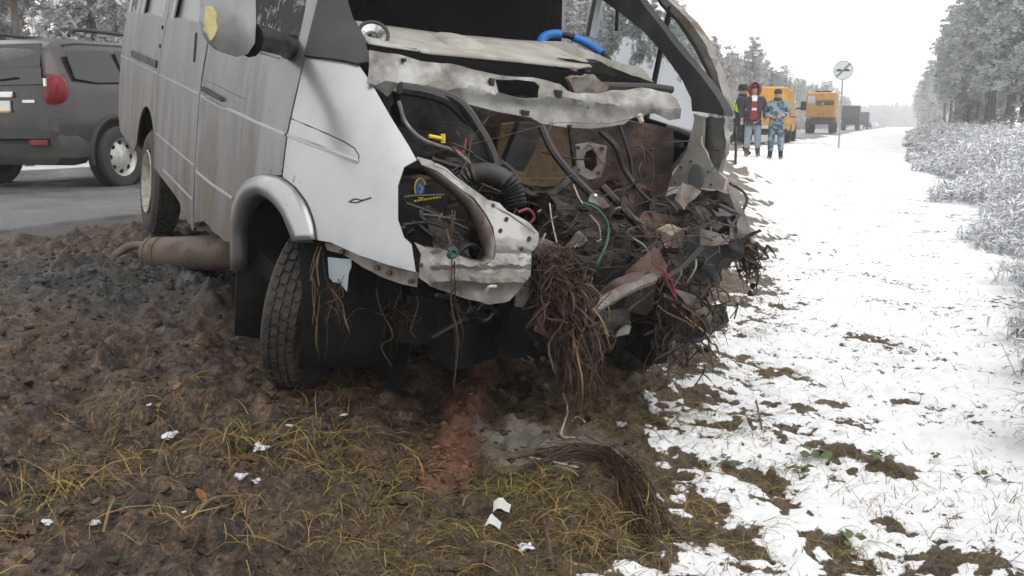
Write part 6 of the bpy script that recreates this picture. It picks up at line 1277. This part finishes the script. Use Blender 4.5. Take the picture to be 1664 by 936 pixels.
for (a, b, P_, lb) in [(813, 834, [(0, 0), (.05, .01), (.055, .05), (.03, .062), (.002, .05)], 'white torn paper scrap, upper of two lying on brown mud'), (800, 857, [(0, 0), (.045, -.005), (.05, .03), (.02, .045)], 'white torn paper scrap, lower of two lying on brown mud')]:
    p = G(a, b); o = sheet('paper_scrap', P_, lambda u, v: (u, v, .012 + .25 * v + .01 * math.sin(u * 90)), M['paper'], None, step=.012, thick=.001, crumple=.003); o.location = (p[0] - .02, p[1] - .02, hz(p[0], p[1])); tag(o, lb, 'paper', 'paper scraps on the mud')
for lb, P_, r0 in (('dark twig sticking up through the trampled straw', [(898, 930), (888, 880), (880, 840)], .006), ('thin bent twig lying across the clay streak', [(790, 800), (740, 812), (690, 828)], .003), ('short dark twig standing at the snow edge', [(1238, 700), (1228, 660)], .004), ('straw-yellow stalk bowed over bare mud', [(310, 850), (345, 825), (395, 810)], .0035), ('broken stalk leaning among the leaf litter', [(168, 870), (178, 845), (186, 815)], .004)):
    q = []
    for i, (a, b) in enumerate(P_): p = G(a, b); p[2] += .008 + .02 * (i % 2); q.append(p)
    tag(MB().tube(crom(q, 4), r0, 6).build('twig', M['rust'] if 'dark' in lb or 'thin' in lb else M['tan'], smooth=True), lb, 'twig')
tw = MB().tube(crom([toworld(onbody(a, b, .006)) for a, b in ((568, 329), (578, 324), (590, 326), (604, 322))], 4), .0018, 5).tube([toworld(onbody(a, b, .006)) for a, b in ((568, 329), (580, 330), (592, 326))], .0015, 5).build('grass_straw', M['rust'], smooth=True); tag(tw, 'bent dark straw stuck to the silver front fender', 'straw')
# ---- green rosettes in the snow
M['greenleaf'] = mat('clover_green', (.055, .085, .022), rough=.6, var=.35, vscale=5)
V, F = leafmesh(1, 1.0); o = mesh('leaf', V, F, M['greenleaf']); GLM = o.data; bpy.data.objects.remove(o)
for k, (a, b, n, s, lb) in enumerate([(1325, 745, 13, .050, 'biggest leafy green rosette pushing out of the snow'), (1312, 772, 5, .04, 'small pale green sprig just below the biggest rosette'), (1430, 748, 9, .045, 'flattened green plant at the rim of a bare patch'), (1612, 782, 5, .04, 'lone pair of green leaves on unbroken snow'), (1372, 882, 5, .04, 'little green sprout by a dry straw fan'), (1530, 752, 5, .035, 'dull green plant half buried in snow'), (1180, 760, 8, .04, 'green plant where the snow meets trampled straw')]):
    p = G(a, b); e = empty('low_green_plant', (p[0], p[1], hz(p[0], p[1]))); tag(e, lb, 'plant', 'green plants in the snow')
    for i in range(n):
        o = link(bpy.data.objects.new('leaf', GLM), e); q = random.uniform(0, 6.28); rr = random.uniform(.01, .055); o.location = (rr * math.cos(q), rr * math.sin(q), .012 + random.uniform(0, .02)); o.rotation_euler = (random.uniform(-.4, .4), random.uniform(-.5, .1), q); z_ = s * random.uniform(.45, .85); o.scale = (z_, z_, z_)
# ---- damp winter air
hm = bpy.data.materials.new('haze'); hm.use_nodes = True; t = hm.node_tree; t.nodes.remove(t.nodes['Principled BSDF']); pv = t.nodes.new('ShaderNodeVolumePrincipled'); pv.inputs['Color'].default_value = (.95, .96, .98, 1); pv.inputs['Density'].default_value = .0017; pv.inputs['Anisotropy'].default_value = .1; t.links.new(pv.outputs[0], t.nodes['Material Output'].inputs['Volume'])
hb = MB().box((70, 385, 11), (1000, 900, 26)).build('haze', hm); tag(hb, 'pale winter haze over the road and woods', 'haze', kind='stuff')
